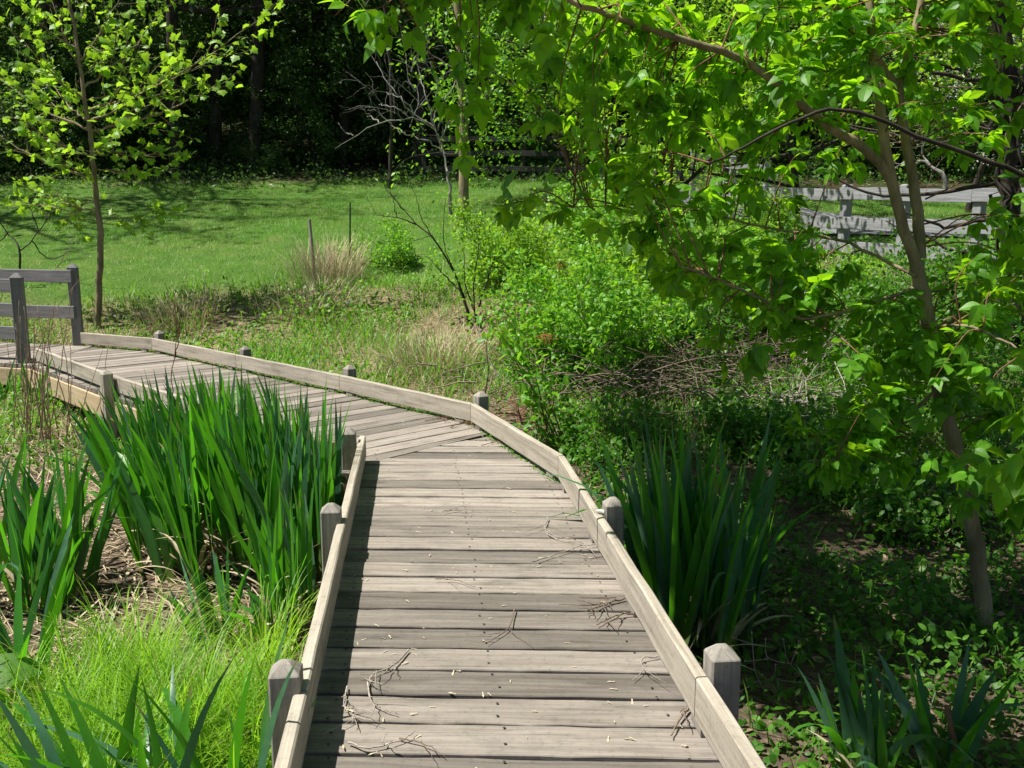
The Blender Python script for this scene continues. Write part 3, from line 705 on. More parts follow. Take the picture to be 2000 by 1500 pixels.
# ------------------------------------------------------------------ the box elder in the foreground
be = empty('box_elder_tree', at(1925, 1235)); tag(be, 'box elder with forked slim trunks and leafy limbs hanging over the right side', 'tree')
mbt = MB(); nodes = []
def limb(pix, r0, r1, n=24, sides=10):
    p = skel(mbt, [atd(*q) for q in pix], r0, r1, n, sides, .003); nodes.extend(list(p)); return p
B0 = np.array(be.location)
d0 = B0[1]
p = skel(mbt, [B0 + [0.01, 0, -.15], atd(1925, 1225, d0), atd(1897, 1010, d0), atd(1848, 810, d0 + .02), atd(1808, 610, d0 + .05), atd(1792, 510, d0 + .05)], .043, .034, 30, 12, .003)
nodes.extend(list(p[12:]))
limb([(1790, 520, d0 + .05), (1765, 440, d0 + .03), (1738, 340, d0), (1722, 240, d0), (1713, 150, d0 + .05), (1700, 20, d0 + .1), (1690, -180, d0 + .2), (1700, -500, d0 + .3)], .028, .016)
limb([(1797, 505, d0 + .06), (1792, 420, d0 + .1), (1775, 300, d0 + .12), (1757, 180, d0 + .15), (1785, 70, d0 + .2), (1805, -40, d0 + .25), (1840, -300, d0 + .3)], .029, .013)
limb([(1757, 185, d0 + .15), (1705, 105, d0 + .1), (1650, 45, d0 + .05), (1600, -60, d0), (1560, -220, d0)], .024, .012)
LM = limb([(1738, 350, d0), (1690, 292, d0 - .03), (1600, 235, d0 - .1), (1520, 165, d0 - .2), (1440, 112, d0 - .25), (1340, 80, d0 - .3), (1230, 42, d0 - .35), (1130, 8, d0 - .4), (1030, -40, d0 - .4), (880, -60, d0 - .4), (760, -30, d0 - .4)], .024, .006, 40)
mdk = MB(); nodes.extend(list(skel(mdk, [atd(*q_) for q_ in [(2060, 360, 3.7), (1940, 318, 3.7), (1800, 268, 3.7), (1660, 216, 3.7), (1560, 232, 3.7), (1450, 290, 3.75), (1385, 318, 3.8)]], .011, .004, 24, 8, .003)))
limb([(1790, 560, d0 + .05), (1680, 600, d0 - .1), (1560, 620, d0 - .2), (1440, 560, d0 - .3), (1330, 520, d0 - .3)], .010, .004)
limb([(1800, 640, d0), (1900, 640, d0 - .4), (2000, 690, d0 - .6)], .009, .004)
limb([(1830, 760, d0), (1700, 880, d0 - .2), (1580, 900, d0 - .3)], .010, .003)
limb([(1790, 540, d0), (1640, 470, d0 + .3), (1480, 440, d0 + .5), (1300, 400, d0 + .6), (1120, 405, d0 + .6)], .009, .003)
limb([(1690, -180, d0 + .2), (1400, -300, d0 + .4), (1100, -420, d0 + .9), (900, -600, 5.6)], .02, .006)
limb([(1700, -500, d0 + .3), (1500, -800, d0 + .6), (1300, -950, d0 + 1)], .02, .006)
limb([(1840, -300, d0 + .3), (2050, -500, d0), (2250, -600, d0 - .3)], .016, .006)
nodes = np.array(nodes)
gl = MB(); twb = MB(); rb = np.random.default_rng(42)
def spray(end, size=.075, nl=10, start=None, step=None):
    """a leafy twig ending at a point, springing from the nearest limb"""
    end = np.asarray(end, float)
    dv = nodes - end; dist = np.linalg.norm(dv, axis=1) + np.maximum(0, nodes[:, 2] - end[2]) * .0
    j = np.argsort(dist)[rb.integers(0, 4)]; s0 = nodes[j]
    L = np.linalg.norm(end - s0)
    if L > 1.1: s0 = end + (s0 - end) / L * 1.1
    mid = (s0 + end) / 2 + np.array([0, 0, .12 * min(L, 1)]) + rb.normal(0, .03, 3)
    p = spline([s0, mid, end], 10); tube(twb, p, np.linspace(.0045, .0015, 10), 4)
    T = np.gradient(p, axis=0); ts = rb.uniform(.35, 1., nl) ** .7 * 9; ii = np.clip(ts.astype(int), 0, 8)
    P = p[ii] + (p[ii + 1] - p[ii]) * (ts - ii)[:, None]; D = nrm(T[ii]) * .7 + rb.normal(0, .5, (nl, 3))
    compound(gl, P, D, size, rb)
def region(poly, d0_, d1_, n, size=.085, nl=9):
    poly = np.array(poly, float); lo, hi = poly.min(0), poly.max(0); c = 0
    while c < n:
        q = rb.uniform(lo, hi); inside = False; j = len(poly) - 1
        for i in range(len(poly)):
            if (poly[i][1] > q[1]) != (poly[j][1] > q[1]) and q[0] < (poly[j][0] - poly[i][0]) * (q[1] - poly[i][1]) / (poly[j][1] - poly[i][1]) + poly[i][0]: inside = not inside
            j = i
        if inside: spray(atd(q[0], q[1], rb.uniform(d0_, d1_)), size * rb.uniform(.85, 1.15), nl); c += 1
region([(740, -30), (1400, -60), (1950, -60), (1950, 120), (1600, 170), (1400, 200), (1250, 330), (1120, 260), (1000, 170), (900, 130), (800, 70)], d0 - .45, d0 + 1., 130, .074)
region([(1100, 180), (1600, 150), (1700, 330), (1500, 400), (1250, 420), (1150, 330)], d0 - .2, d0 + 1., 48, .07)
region([(1230, 420), (1500, 470), (1750, 580), (1900, 640), (1880, 760), (1600, 720), (1400, 690), (1240, 560)], d0 - .3, d0 + .4, 62, .075)
region([(1690, 620), (1990, 590), (2040, 780), (1850, 820), (1680, 770)], d0 - .6, d0 + .3, 22, .078)
region([(1540, 780), (1740, 820), (1800, 960), (1570, 960)], d0 - .4, d0 + .1, 17, .07)
region([(1830, 800), (2040, 780), (2050, 1080), (1900, 1060)], d0 - .5, d0 + .3, 14, .075)
region([(1750, 0), (2050, -40), (2050, 300), (1900, 330), (1760, 280)], d0 - .3, d0 + 1., 27, .07)
region([(1930, 470), (2060, 400), (2060, 640), (1900, 620)], d0 - .5, d0 + .8, 14, .08)
for px, py, d in [(905, 290, 4.2), (880, 250, 4.2), (930, 200, 4.2), (1085, 250, 4), (1045, 60, 3.5), (1060, 40, 3.4), (700, 25, 3.9), (655, 30, 3.9), (770, 60, 4), (1000, 410, 4.6), (1080, 420, 4.7), (960, 405, 4.6), (1180, 430, 4.7), (1260, 440, 4.7), (1130, 290, 4.8), (1160, 350, 4.9), (1330, 470, 4.6)]:
    spray(atd(px, py, d), .09, 6)
# unseen rest of the crown overhead, added and placed to shade the right side
c_ = 0
while c_ < 90:
    gy_ = rb.uniform(3.6, 5.6); zz = rb.uniform(2.9, 3.8); e = np.array([.88 - .595 * (gy_ + .1) / 5.6 + rb.uniform(.62, 1.3), gy_, -.5]) + SUN * ((zz + .5) / SUN[2]); c_ += 1
    if (e[2] - 1.6) / e[1] > .245: spray(e, .11, 8)
while c_ < 780:
    gy_ = rb.uniform(1.3, 8.6); gx_ = .88 - .595 * (gy_ + .1) / 5.6 + 1.0 + rb.uniform(0, 1) ** 1.2 * 4.4; zz = rb.uniform(3.0, 5.6)
    if 3.3 < gy_ < 5.7 and (gx_ < 3.4 or rb.random() < .5): continue
    e = np.array([gx_, gy_, -.5]) + SUN * ((zz + .5) / SUN[2])
    if (e[2] - 1.6) / e[1] < .245: continue
    spray(e, .12, 8); c_ += 1
part(mbt, 'trunk', M['smooth'], be, True); part(mdk, 'branch', M['bark'], be, True); part(twb, 'twigs', M['redtwig'], be, True); part(gl, 'crown', M['elder'], be)  # dark bark paints shade onto the arching branch

# ------------------------------------------------------------------ sapling at the left
b = at(190, 640); sp = empty('sapling_tree', b); tag(sp, 'young tree with pale lobed spring leaves and a slim trunk beside the far handrail', 'tree')
g = Grow(31, (8, 5, 4, 3)); dl = b[1]
tr = spline([b + [0, 0, -.2], atd(192, 600, dl), atd(197, 480, dl), atd(190, 400, dl), atd(180, 300, dl), atd(168, 210, dl), atd(150, 90, dl), atd(138, 0, dl), atd(125, -120, dl)], 40); tr[1:-1] += rng.normal(0, .008, (38, 3))
rad = np.interp(np.linspace(0, 1, 40), [0, .1, .5, 1], [.062, .05, .036, .015]); tube(g.mb, tr, rad, 8)
KW = dict(wander=.22, trop=.12, nch=(12, 6), ang=(42, 42), ratio=(.42, .5), start=(.12, .15), leafstep=.06, taper=.25, leaf_from=.1)
for (py, ex, ey, dd, r0) in [(415, 60, 370, -.3, .016), (400, 30, 395, .5, .014), (345, -60, 230, 0, .02), (330, 330, 330, .5, .012), (300, 20, 215, -.6, .018), (285, 350, 300, .3, .014), (260, 430, 165, .2, .02), (250, -20, 140, .5, .02),
                             (215, 490, 50, -.3, .022), (230, 340, 130, -.8, .018), (190, 20, 60, -.4, .016), (170, 330, 10, .3, .018), (140, 80, -60, .4, .014), (110, 260, -60, -.3, .014), (95, 30, 0, .2, .012), (60, 200, -90, .4, .012), (20, 90, -110, 0, .01),
                             (360, 110, 300, -.8, .013), (310, 250, 230, -.9, .013), (240, 90, 150, .9, .013), (150, 240, 60, .9, .012), (200, 430, 110, .9, .014), (420, 330, 420, .2, .008)]:
    i = int(np.argmin(np.abs(tr[:, 2] - atd(180, py, dl)[2]))); s0 = tr[i]; e = atd(ex, ey, dl + dd)
    p = spline([s0, s0 * .5 + e * .5 + [0, 0, -.10 * np.linalg.norm(e - s0) * .5], e], 14); p[1:-1] += rng.normal(0, .012, (12, 3)); r_ = np.linspace(r0, .004, 14); tube(g.mb, p, r_, 5)
    g.kids(p, r_, list(nrm(np.diff(p, axis=0))), np.linalg.norm(e - s0), 1, KW, 0)
part(g.mb, 'trunk', M['smooth'], sp, True); part(g.leaves(LOBED, .10, 1, .4, .8, .3, .03, .4, keep=.7), 'crown', M['lime'], sp)

# bare little tree at the left edge, behind the handrail
b = at(38, 560); root = empty('bare_sapling', b); tag(root, 'bare forked sapling behind the handrail at the left edge', 'sapling')
mbt = MB(); dd = b[1]
for pts in ([(36, 570), (38, 490), (15, 455), (-25, 400)], [(38, 490), (62, 470), (90, 430), (92, 400)], [(15, 455), (-5, 470), (-40, 440)], [(62, 470), (95, 505), (140, 490)], [(75, 450), (60, 410), (55, 385)], [(90, 430), (110, 410), (150, 415)]):
    skel(mbt, [atd(x, y, dd + rng.uniform(-.2, .2) * (k_ > 0)) for k_, (x, y) in enumerate(pts)], .022 if pts[0][1] == 570 else .011, .005, 12, 5, .006)
part(mbt, 'stem', M['bark'], root, True)
g = Grow(12, (4, 3, 3)); g.branch(atd(100, 560, dd), (.1, 0, 1), 1.2, .008, 1, .4, 0, (8,), (45,), (.5,), (.1,), .1); part(g.mb, 'twigs', M['twig'], root, True)

# ------------------------------------------------------------------ shrubs in the middle
def shrub_at(name, px, py, h, spread, label, seed, mt='shrub', size=.05, per=2, nst=9, bk='twig', lean=(0, 0), kids=(10, 5), step=.05, lift=0., cat='shrub', tmpl=OVAL, keep=1.):
    b = at(px, py); root = empty(name, b); tag(root, label, cat); g = Grow(seed, (5, 4, 3, 3)); r = g.r
    for i in range(nst):
        a = 6.28 * i / nst + r.uniform(-.3, .3); k = r.uniform(.2, 1.) * spread
        g.branch((cos(a) * .12, sin(a) * .12, -.08), (cos(a) * k + lean[0], sin(a) * k + lean[1], 1), h * r.uniform(.75, 1.15), .010, 2, .35, -.02, kids, (52, 50), (.42, .5), (.10, .12), step, .3)
    g.mb.obj('stems', M[bk], root, True); g.leaves(tmpl, size, per, .4, .8, .15, .05, keep=keep).obj('foliage', M[mt], root); return root
shrub_at('leafy_shrub', 1130, 740, 1.55, .8, 'broad bright green shrub filling the middle beside the bend of the boardwalk', 501, 'shrub', .066, 3, 16, 'twig', (0, 0), (9, 5), .035)
shrub_at('leafy_shrub', 1290, 640, 1.5, .8, 'yellow green shrub behind the brown twig thicket', 502, 'lime', .066, 3, 14, 'twig', (0, 0), (9, 5), .035)
shrub_at('leafy_shrub', 1010, 560, 1.15, .8, 'lower lime shrub left of the broad middle shrub', 503, 'lime', .066, 3, 13, 'twig', (0, 0), (9, 5), .035)
shrub_at('leafy_shrub', 770, 520, .75, .8, 'small rounded green shrub right of the thin metal stake', 504, 'shrub', .05, 3, 10, 'twig', (0, 0), (9, 4), .03)
shrub_at('leafy_shrub', 1170, 505, 1.2, .9, 'green shrub at the edge of the lawn under the hanging box elder leaves', 505, 'shrub', .06, 3, 13, 'twig', (0, 0), (9, 5), .035)
shrub_at('leafy_shrub', 1480, 520, 1.15, .6, 'lime shrub hiding the left end of the silvery board fence', 506, 'lime', .066, 3, 14, 'twig', (0, 0), (9, 5), .035)
shrub_at('leafy_shrub', 1390, 560, 1.0, .9, 'green shrub left of the fence hiding lime shrub', 507, 'shrub', .066, 3, 13, 'twig', (0, 0), (9, 5), .035)
shrub_at('leafy_shrub', 1650, 580, .55, .6, 'small shrub growing in front of the fence post', 508, 'lime', .05, 3, 11, 'twig', (0, 0), (9, 5), .035)
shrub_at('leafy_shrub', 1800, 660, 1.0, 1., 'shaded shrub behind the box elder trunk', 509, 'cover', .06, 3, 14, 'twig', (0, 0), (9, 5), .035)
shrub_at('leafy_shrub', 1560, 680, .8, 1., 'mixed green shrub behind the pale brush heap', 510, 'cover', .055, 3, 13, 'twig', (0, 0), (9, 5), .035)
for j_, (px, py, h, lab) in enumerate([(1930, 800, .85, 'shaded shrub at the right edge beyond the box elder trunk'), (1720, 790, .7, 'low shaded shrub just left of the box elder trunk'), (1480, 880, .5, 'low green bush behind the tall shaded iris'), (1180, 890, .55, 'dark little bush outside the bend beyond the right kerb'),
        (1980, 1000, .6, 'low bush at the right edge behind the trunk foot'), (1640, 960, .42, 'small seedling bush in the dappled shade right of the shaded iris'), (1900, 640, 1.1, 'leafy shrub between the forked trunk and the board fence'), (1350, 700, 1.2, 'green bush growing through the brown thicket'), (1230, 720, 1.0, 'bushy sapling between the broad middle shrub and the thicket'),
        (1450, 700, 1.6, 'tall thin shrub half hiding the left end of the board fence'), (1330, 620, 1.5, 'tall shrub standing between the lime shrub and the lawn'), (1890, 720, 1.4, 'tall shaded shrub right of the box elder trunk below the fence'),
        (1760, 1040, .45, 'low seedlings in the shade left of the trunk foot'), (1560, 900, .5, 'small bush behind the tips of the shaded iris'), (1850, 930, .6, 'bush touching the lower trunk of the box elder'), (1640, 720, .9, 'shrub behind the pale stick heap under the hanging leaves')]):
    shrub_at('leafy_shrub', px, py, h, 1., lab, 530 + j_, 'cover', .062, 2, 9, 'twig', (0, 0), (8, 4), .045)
# young plant with large soft leaves near the bend
b = at(1090, 900); root = empty('young_shrub', b); tag(root, 'slender ruddy stemmed young shrub with soft pale leaves just outside the bend', 'shrub')
mbt = MB(); g = Grow(9); r = g.r; dd = b[1] + .15
for i, (ex, ey) in enumerate([(1058, 690), (960, 650), (1000, 700), (940, 620), (1010, 640), (1090, 720), (1030, 760)]):
    p = skel(mbt, [b + [.02 * i - .05, .02 * i, -.1], atd(1095 - 12 * i * .5, 850, dd), atd((1070 + ex) / 2, ey + 70, dd), atd(ex, ey, dd + r.uniform(-.2, .3))], .009 if i < 3 else .006, .002, 16, 5, .004)
    for q in range(8, 16):
        for _ in range(3): g.P.append(p[q] + r.normal(0, .035, 3)); g.D.append(nrm(p[q] - p[q - 1]))
part(mbt, 'stems', M['redtwig'], root, True); part(g.leaves(OVATE, .085, 1, .5, .9, .3, .02), 'foliage', M['shrub'], root)
# sparse shrub with an arching dead branch
b = at(930, 640); root = empty('arching_shrub', b); tag(root, 'dark stemmed shrub with a long arching bare branch reaching left over the bank', 'shrub')
mbt = MB(); dd = b[1]; g = Grow(19); r = g.r
def st(pts, r0, r1, n=22): return skel(mbt, [atd(x, y, dd + dz) for x, y, dz in pts], r0, r1, n, 6, .005)
st([(925, 645, 0), (905, 580, 0), (880, 520, 0), (850, 470, 0), (815, 440, .1), (775, 425, .1), (735, 420, .2)], .020, .005)
st([(815, 440, .1), (780, 400, .1), (755, 370, .2), (745, 345, .2)], .008, .003); st([(775, 425, .1), (768, 390, 0), (752, 345, 0)], .006, .003); st([(790, 410, .1), (765, 380, .1), (720, 350, .3)], .005, .002)
st([(735, 420, .2), (725, 400, .2), (715, 385, .2)], .004, .002); st([(850, 470, 0), (825, 430, -.2), (815, 395, -.3), (800, 350, -.3)], .007, .002); st([(845, 460, 0), (800, 470, .2), (750, 470, .3), (700, 440, .3)], .005, .002)
for pts in ([(930, 640, .1), (925, 560, .1), (935, 480, .1), (942, 400, .1)], [(940, 640, 0), (910, 560, -.1), (905, 490, 0)], [(915, 630, 0), (900, 560, .1), (868, 480, .1), (870, 390, .2)], [(935, 600, 0), (960, 520, .1), (985, 450, .2)], [(905, 575, 0), (860, 530, .2), (835, 500, .3)]):
    p = st(pts, .013, .004)
    for q in range(10, 22):
        for _ in range(4): g.P.append(p[q] + r.normal(0, .12, 3)); g.D.append(rdir(1, r)[0])
part(mbt, 'stems', M['bark'], root, True); part(g.leaves(OVATE, .055, 2, .5, .9, .2, .05), 'foliage', M['shrub'], root)
# dead tree with pale twigs and the smooth trunk at the end of the lawn
b = at(906, 416); root = empty('smooth_tree', b); tag(root, 'straight smooth grey trunk standing alone at the right end of the lawn', 'tree')
mbt = MB(); dd = b[1]; tp = skel(mbt, [b + [0, 0, -.2], atd(906, 350, dd), atd(905, 250, dd), atd(898, 100, dd), atd(890, -100, dd), atd(890, -400, dd)], .125, .07, 30, 10, .006)
part(mbt, 'trunk', M['smooth'], root, True)
g = Grow(63, (5, 4, 3, 3))
for i in range(14): g.branch(tp[9 + i], (rng.normal(0, 1), rng.normal(0, .6), rng.uniform(.0, .7)), rng.uniform(1.2, 2.6), .025, 2, .3, 0, (6, 4), (50, 50), (.5, .5), (.2, .2), .11)
part(g.mb, 'branches', M['bark'], root, True); part(g.leaves(OVATE, .11, 2, .5, 1., .2, .08), 'crown', M['shrub'], root)
b = at(868, 425); root = empty('dead_tree', b); tag(root, 'small dead tree of pale bare spreading twigs beside the smooth grey trunk', 'tree')
mbt = MB(); dd = b[1] - .3
for pts in ([(880, 420), (878, 360), (868, 300), (850, 250)], [(868, 300), (835, 275), (790, 262), (765, 245)], [(860, 275), (845, 250), (800, 232), (740, 240), (690, 265), (655, 290)], [(850, 250), (830, 180), (815, 130), (812, 90)], [(855, 255), (870, 200), (890, 150), (905, 110)],
            [(850, 250), (800, 215), (760, 165), (735, 120)], [(845, 240), (855, 170), (840, 120)], [(830, 255), (790, 200), (755, 180)], [(740, 240), (720, 225), (705, 210)], [(800, 232), (770, 210), (740, 205)], [(690, 265), (672, 255), (660, 240)], [(862, 270), (900, 210), (930, 180)]):
    skel(mbt, [atd(x, y, dd + rng.uniform(-.3, .3) * (j > 0)) for j, (x, y) in enumerate(pts)], .045 if pts[0] == (880, 420) else .017, .006, 14, 5, .02)
part(mbt, 'branches', M['pale'], root, True)
g = Grow(64, (4, 3, 3))
for _ in range(14): g.branch(atd(rng.uniform(760, 900), rng.uniform(140, 250), dd), (rng.normal(0, .8), rng.normal(0, .4), 1), 1.3, .007, 1, .5, 0, (6,), (45,), (.5,), (.1,), .3)
part(g.mb, 'twigs', M['pale'], root, True)
# hanging bare twigs high in the middle
g = Grow(65, (5, 4, 3)); root = empty('bare_limb_tree', W(760, 26)); tag(root, 'thin dark tree at the lawn edge with drooping grey bare twigs high in the middle', 'tree')
mbt = MB(); b = np.array(root.location); tp = skel(mbt, [b + [0, 0, -.2], b + [0.1, 0, 3], b + [-.1, 0, 6], b + [0, 0, 9]], .06, .03, 20, 7, .02); part(mbt, 'trunk', M['bark'], root, True)
for i in range(10): g.branch(tp[11 + i % 8], (rng.normal(0, 1), rng.normal(0, .5), rng.uniform(-.3, .3)), rng.uniform(1.4, 2.6), .02, 2, .6, -.25, (6, 5), (45, 45), (.5, .5), (.15, .1), .3)
part(g.mb, 'twigs', M['pale'], root, True)

# brown brush thickets
def brush(name, px, py, label, n, rad, h, mat, seed, lean=(0, 0), L=(.5, 1.1)):
    b = at(px, py); root = empty(name, b); r = np.random.default_rng(seed); m_ = MB()
    for i in range(n):
        s0 = np.array([r.normal(0, rad[0] * .45), r.normal(0, rad[1] * .45), r.uniform(-.02, h * .5)]); a = r.uniform(0, 6.28)
        d = nrm(np.array([cos(a) + lean[0], sin(a) + lean[1], r.uniform(-.1, .8)])); l = r.uniform(*L); p = [s0]
        for _ in range(6): d = nrm(d + r.normal(0, .16, 3) + np.array([0, 0, -.10])); p.append(p[-1] + d * l / 6)
        p = np.array(p); p[:, 2] = np.maximum(p[:, 2], -.02); tube(m_, p, np.linspace(.006, .0018, 7) * r.uniform(.7, 1.4), 4)
    o = m_.obj(name, M[mat], None, True, b); bpy.data.objects.remove(root); tag(o, label, 'brush', 'heaps of dead brush under the trees'); return o
brush('brush_thicket', 1240, 800, 'dark tangled thicket of bare brown twigs below the broad green shrub', 280, (1.8, 1.0), .9, 'twig', 1)
brush('brush_thicket', 1555, 800, 'pale heap of dead sticks lying between the thicket and the box elder trunk', 110, (.8, .45), .3, 'deadtwig', 2, (.8, -.3), (.6, 1.3))
brush('brush_thicket', 1440, 740, 'brown bramble tangle behind the pale stick heap', 260, (1.6, 1.), .8, 'twig', 3)
brush('brush_thicket', 1040, 830, 'small tuft of dry ruddy stems against the outer kerb near the bend', 40, (.35, .25), .2, 'redtwig', 4, (-.4, 0), (.25, .5))

# ------------------------------------------------------------------ grasses
def scatter_ground(n, x0, x1, y0, y1, f=None):
    x = rng.uniform(x0, x1, n); y = rng.uniform(y0, y1, n)
    if f is not None:
        k = rng.random(n) < f(x, y); x, y = x[k], y[k]
    return np.stack([x, y, gz(x, y)], 1)
def on_deck(x, y, m=.1):
    from_ = np.zeros_like(x, bool)
    for poly in (D1, D2, D3):
        poly = np.array(poly); ins = np.zeros_like(x, bool); j = len(poly) - 1
        for i in range(len(poly)):
            c_ = ((poly[i][1] > y) != (poly[j][1] > y)) & (x < (poly[j][0] - poly[i][0]) * (y - poly[i][1]) / (poly[j][1] - poly[i][1] + 1e-12) + poly[i][0]); ins ^= c_; j = i
        from_ |= ins
    return from_
pth = spline([(19, 13.8), (13, 16.4), (9.2, 18.6), (6.6, 20.4), (4.6, 23.5), (2.5, 29), (2, 36)], 60)
def off_path(x, y): return (np.min((x[:, None] - pth[None, :, 0]) ** 2 + (y[:, None] - pth[None, :, 1]) ** 2, 1) > 1.2 ** 2)
lawnf = lambda x, y: zone(x, y)[1] * np.where(x > 1, off_path(x, y), 1)
mb = MB()
B = scatter_ground(360000, -17, 11, 12.6, 28.5, lambda x, y: lawnf(x, y) * (np.abs(x) < y * .62 + 1) * np.clip(1.35 - vnoise(x, y, 1.5, 31) * .7, .2, 1)); n = len(B)
ribbons(mb, B, rng.uniform(0, 6.28, n), rng.uniform(.1, .5, n), rng.uniform(.2, 1., n), rng.uniform(.04, .10, n) * (.7 + .7 * vnoise(B[:, 0], B[:, 1], 1.1, 12)), .008, 1)
tag(mb.obj('lawn_grass', M['lawn']), kind='stuff')
mb = MB(); B = scatter_ground(34000, -17, 6, 12.6, 28, lambda x, y: lawnf(x, y) * (vnoise(x, y, 1.8, 21) > .5) * (np.abs(x) < y * .62 + 1)); n = len(B)
ribbons(mb, B, rng.uniform(0, 6.28, n), rng.uniform(.4, 1.2, n), .6, rng.uniform(.03, .08, n), .008, 1); tag(mb.obj('dry_lawn_blades', M['straw']), kind='stuff')
def bankf(x, y):
    far = (x + 5.65) * .5 + y > 11.0
    z_ = np.clip((y - 7.2) / .5, 0, 1) * (1 - zone(x, y)[1]) * (1 - on_deck(x, y)) * (1 - zone(x, y)[2])
    return z_
# weedy bank between boardwalk and lawn
mb = MB(); B = scatter_ground(95000, -9, 12, 7.2, 17.5, lambda x, y: bankf(x, y) * np.clip(vnoise(x, y, 1.0, 41) * 2.6 - .7, 0, 1)); n = len(B)
ribbons(mb, B, rng.uniform(0, 6.28, n), rng.uniform(.1, .7, n), rng.uniform(.3, 1.2, n), rng.uniform(.08, .34, n), rng.uniform(.006, .013, n), 3); 
B = scatter_ground(85000, -9, 12, 7.2, 18, lambda x, y: bankf(x, y) * np.clip(vnoise(x, y, .9, 42) * 2.6 - .75, 0, 1)); n = len(B); B[:, 2] += rng.random(n) * .42 * vnoise(B[:, 0], B[:, 1], .6, 44)
mb.scat(*OVAL, B, rdir(n) + np.array([0, 0, .2]), rdir(n) * .6 + np.array([0, 0, 1.]), rng.uniform(.03, .09, n)); tag(mb.obj('bank_weeds', M['weed']), kind='stuff')
mb = MB(); B = scatter_ground(46000, -10, 12, 7.2, 17.2, lambda x, y: np.maximum(bankf(x, y), .25 * (y < 14.5) * (y > 13)) * np.clip(vnoise(x, y, 1.1, 43) * 2.4 - .6, 0, 1)); n = len(B)
ribbons(mb, B, rng.uniform(0, 6.28, n), rng.uniform(.3, 1.3, n), rng.uniform(.2, .9, n), rng.uniform(.08, .30, n), rng.uniform(.004, .008, n), 3); tag(mb.obj('dry_bank_grass', M['straw']), kind='stuff')
# ground cover in the shade on the right
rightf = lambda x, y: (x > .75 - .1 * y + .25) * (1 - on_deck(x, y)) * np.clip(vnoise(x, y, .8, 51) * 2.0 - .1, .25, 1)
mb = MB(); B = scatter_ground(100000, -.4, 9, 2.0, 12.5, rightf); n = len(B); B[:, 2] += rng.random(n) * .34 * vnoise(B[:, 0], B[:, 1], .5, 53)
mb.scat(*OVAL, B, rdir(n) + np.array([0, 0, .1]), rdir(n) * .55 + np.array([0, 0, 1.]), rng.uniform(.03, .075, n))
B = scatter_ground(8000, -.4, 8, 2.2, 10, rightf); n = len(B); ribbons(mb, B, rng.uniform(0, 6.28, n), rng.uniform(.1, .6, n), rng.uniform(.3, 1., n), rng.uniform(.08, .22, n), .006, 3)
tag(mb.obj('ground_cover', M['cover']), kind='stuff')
mb = MB(); B = scatter_ground(9000, -9, 8, 1.5, 14, lambda x, y: (1 - on_deck(x, y)) * (1 - zone(x, y)[1]) * (.35 + .65 * (vnoise(x, y, .7, 61) > .45))); n = len(B); B[:, 2] += .012
mb.scat(*OVATE, B, rdir(n) * [1, 1, .3], rdir(n) * .45 + np.array([0, 0, 1.]), rng.uniform(.035, .085, n))
B = scatter_ground(5000, -14, 14, 27, 40); n = len(B); B[:, 2] += .02; mb.scat(*DIAMOND, B, rdir(n) * [1, 1, .3], rdir(n) * .45 + np.array([0, 0, 1.]), rng.uniform(.06, .14, n))
tag(mb.obj('leaf_litter', M['litter']), kind='stuff')
# flattened dead reed litter on the left mud
mb = MB(); B = scatter_ground(9000, -6.5, -.9, 1.8, 9, lambda x, y: (1 - on_deck(x, y)) * (.25 + .75 * (vnoise(x, y, .9, 71) > .4))); n = len(B); B[:, 2] += rng.uniform(.005, .03, n)
ribbons(mb, B, rng.normal(2.6, .9, n), rng.uniform(1.25, 1.6, n), rng.uniform(0, .3, n), rng.uniform(.06, .35, n), rng.uniform(.004, .012, n), 2); tag(mb.obj('flattened_reeds', M['straw']), kind='stuff')

# dry grass tussocks
def tussock(px, py, label, n, rad, L, seed, mat='straw', lean=.45):
    b = at(px, py); m_ = MB(); r = np.random.default_rng(seed); a = r.uniform(0, 6.28, n); q = np.sqrt(r.random(n)) * rad
    Bp = np.stack([np.cos(a) * q, np.sin(a) * q, np.zeros(n)], 1); Bp[:, 2] = gz(Bp[:, 0] + b[0], Bp[:, 1] + b[1]) - b[2] - .01
    ribbons(m_, Bp, a + r.normal(0, .5, n), np.abs(r.normal(lean * .6, lean * .5, n)), r.uniform(.2, 1.3, n), L * r.uniform(.5, 1.15, n), r.uniform(.004, .009, n), 5)
    return tag(m_.obj('dry_grass_tussock', M[mat], None, False, b), label, 'dry grass', 'tussocks of dead grass')
tussock(640, 548, 'tall straw coloured tussock around the two stakes', 520, .55, .75, 1, lean=.35)
tussock(600, 610, 'flat pale tussock spilling down the bank below the stakes', 420, .7, .5, 2, lean=1.0)
tussock(840, 720, 'pale straw tussock on the bank behind the middle kerb post', 480, .5, .5, 3, lean=.9)
tussock(350, 630, 'grey brown mound of dead grass right of the sapling', 600, .6, .55, 4, lean=1.1)
tussock(1570, 545, 'dry tuft at the foot of the silvery board fence', 260, .45, .6, 5)
tussock(1212, 1080, 'dry tuft squeezed behind the right kerb post', 120, .12, .3, 6)
tussock(930, 690, 'small straw tuft near the foot of the arching shrub', 260, .4, .4, 7, lean=.9)

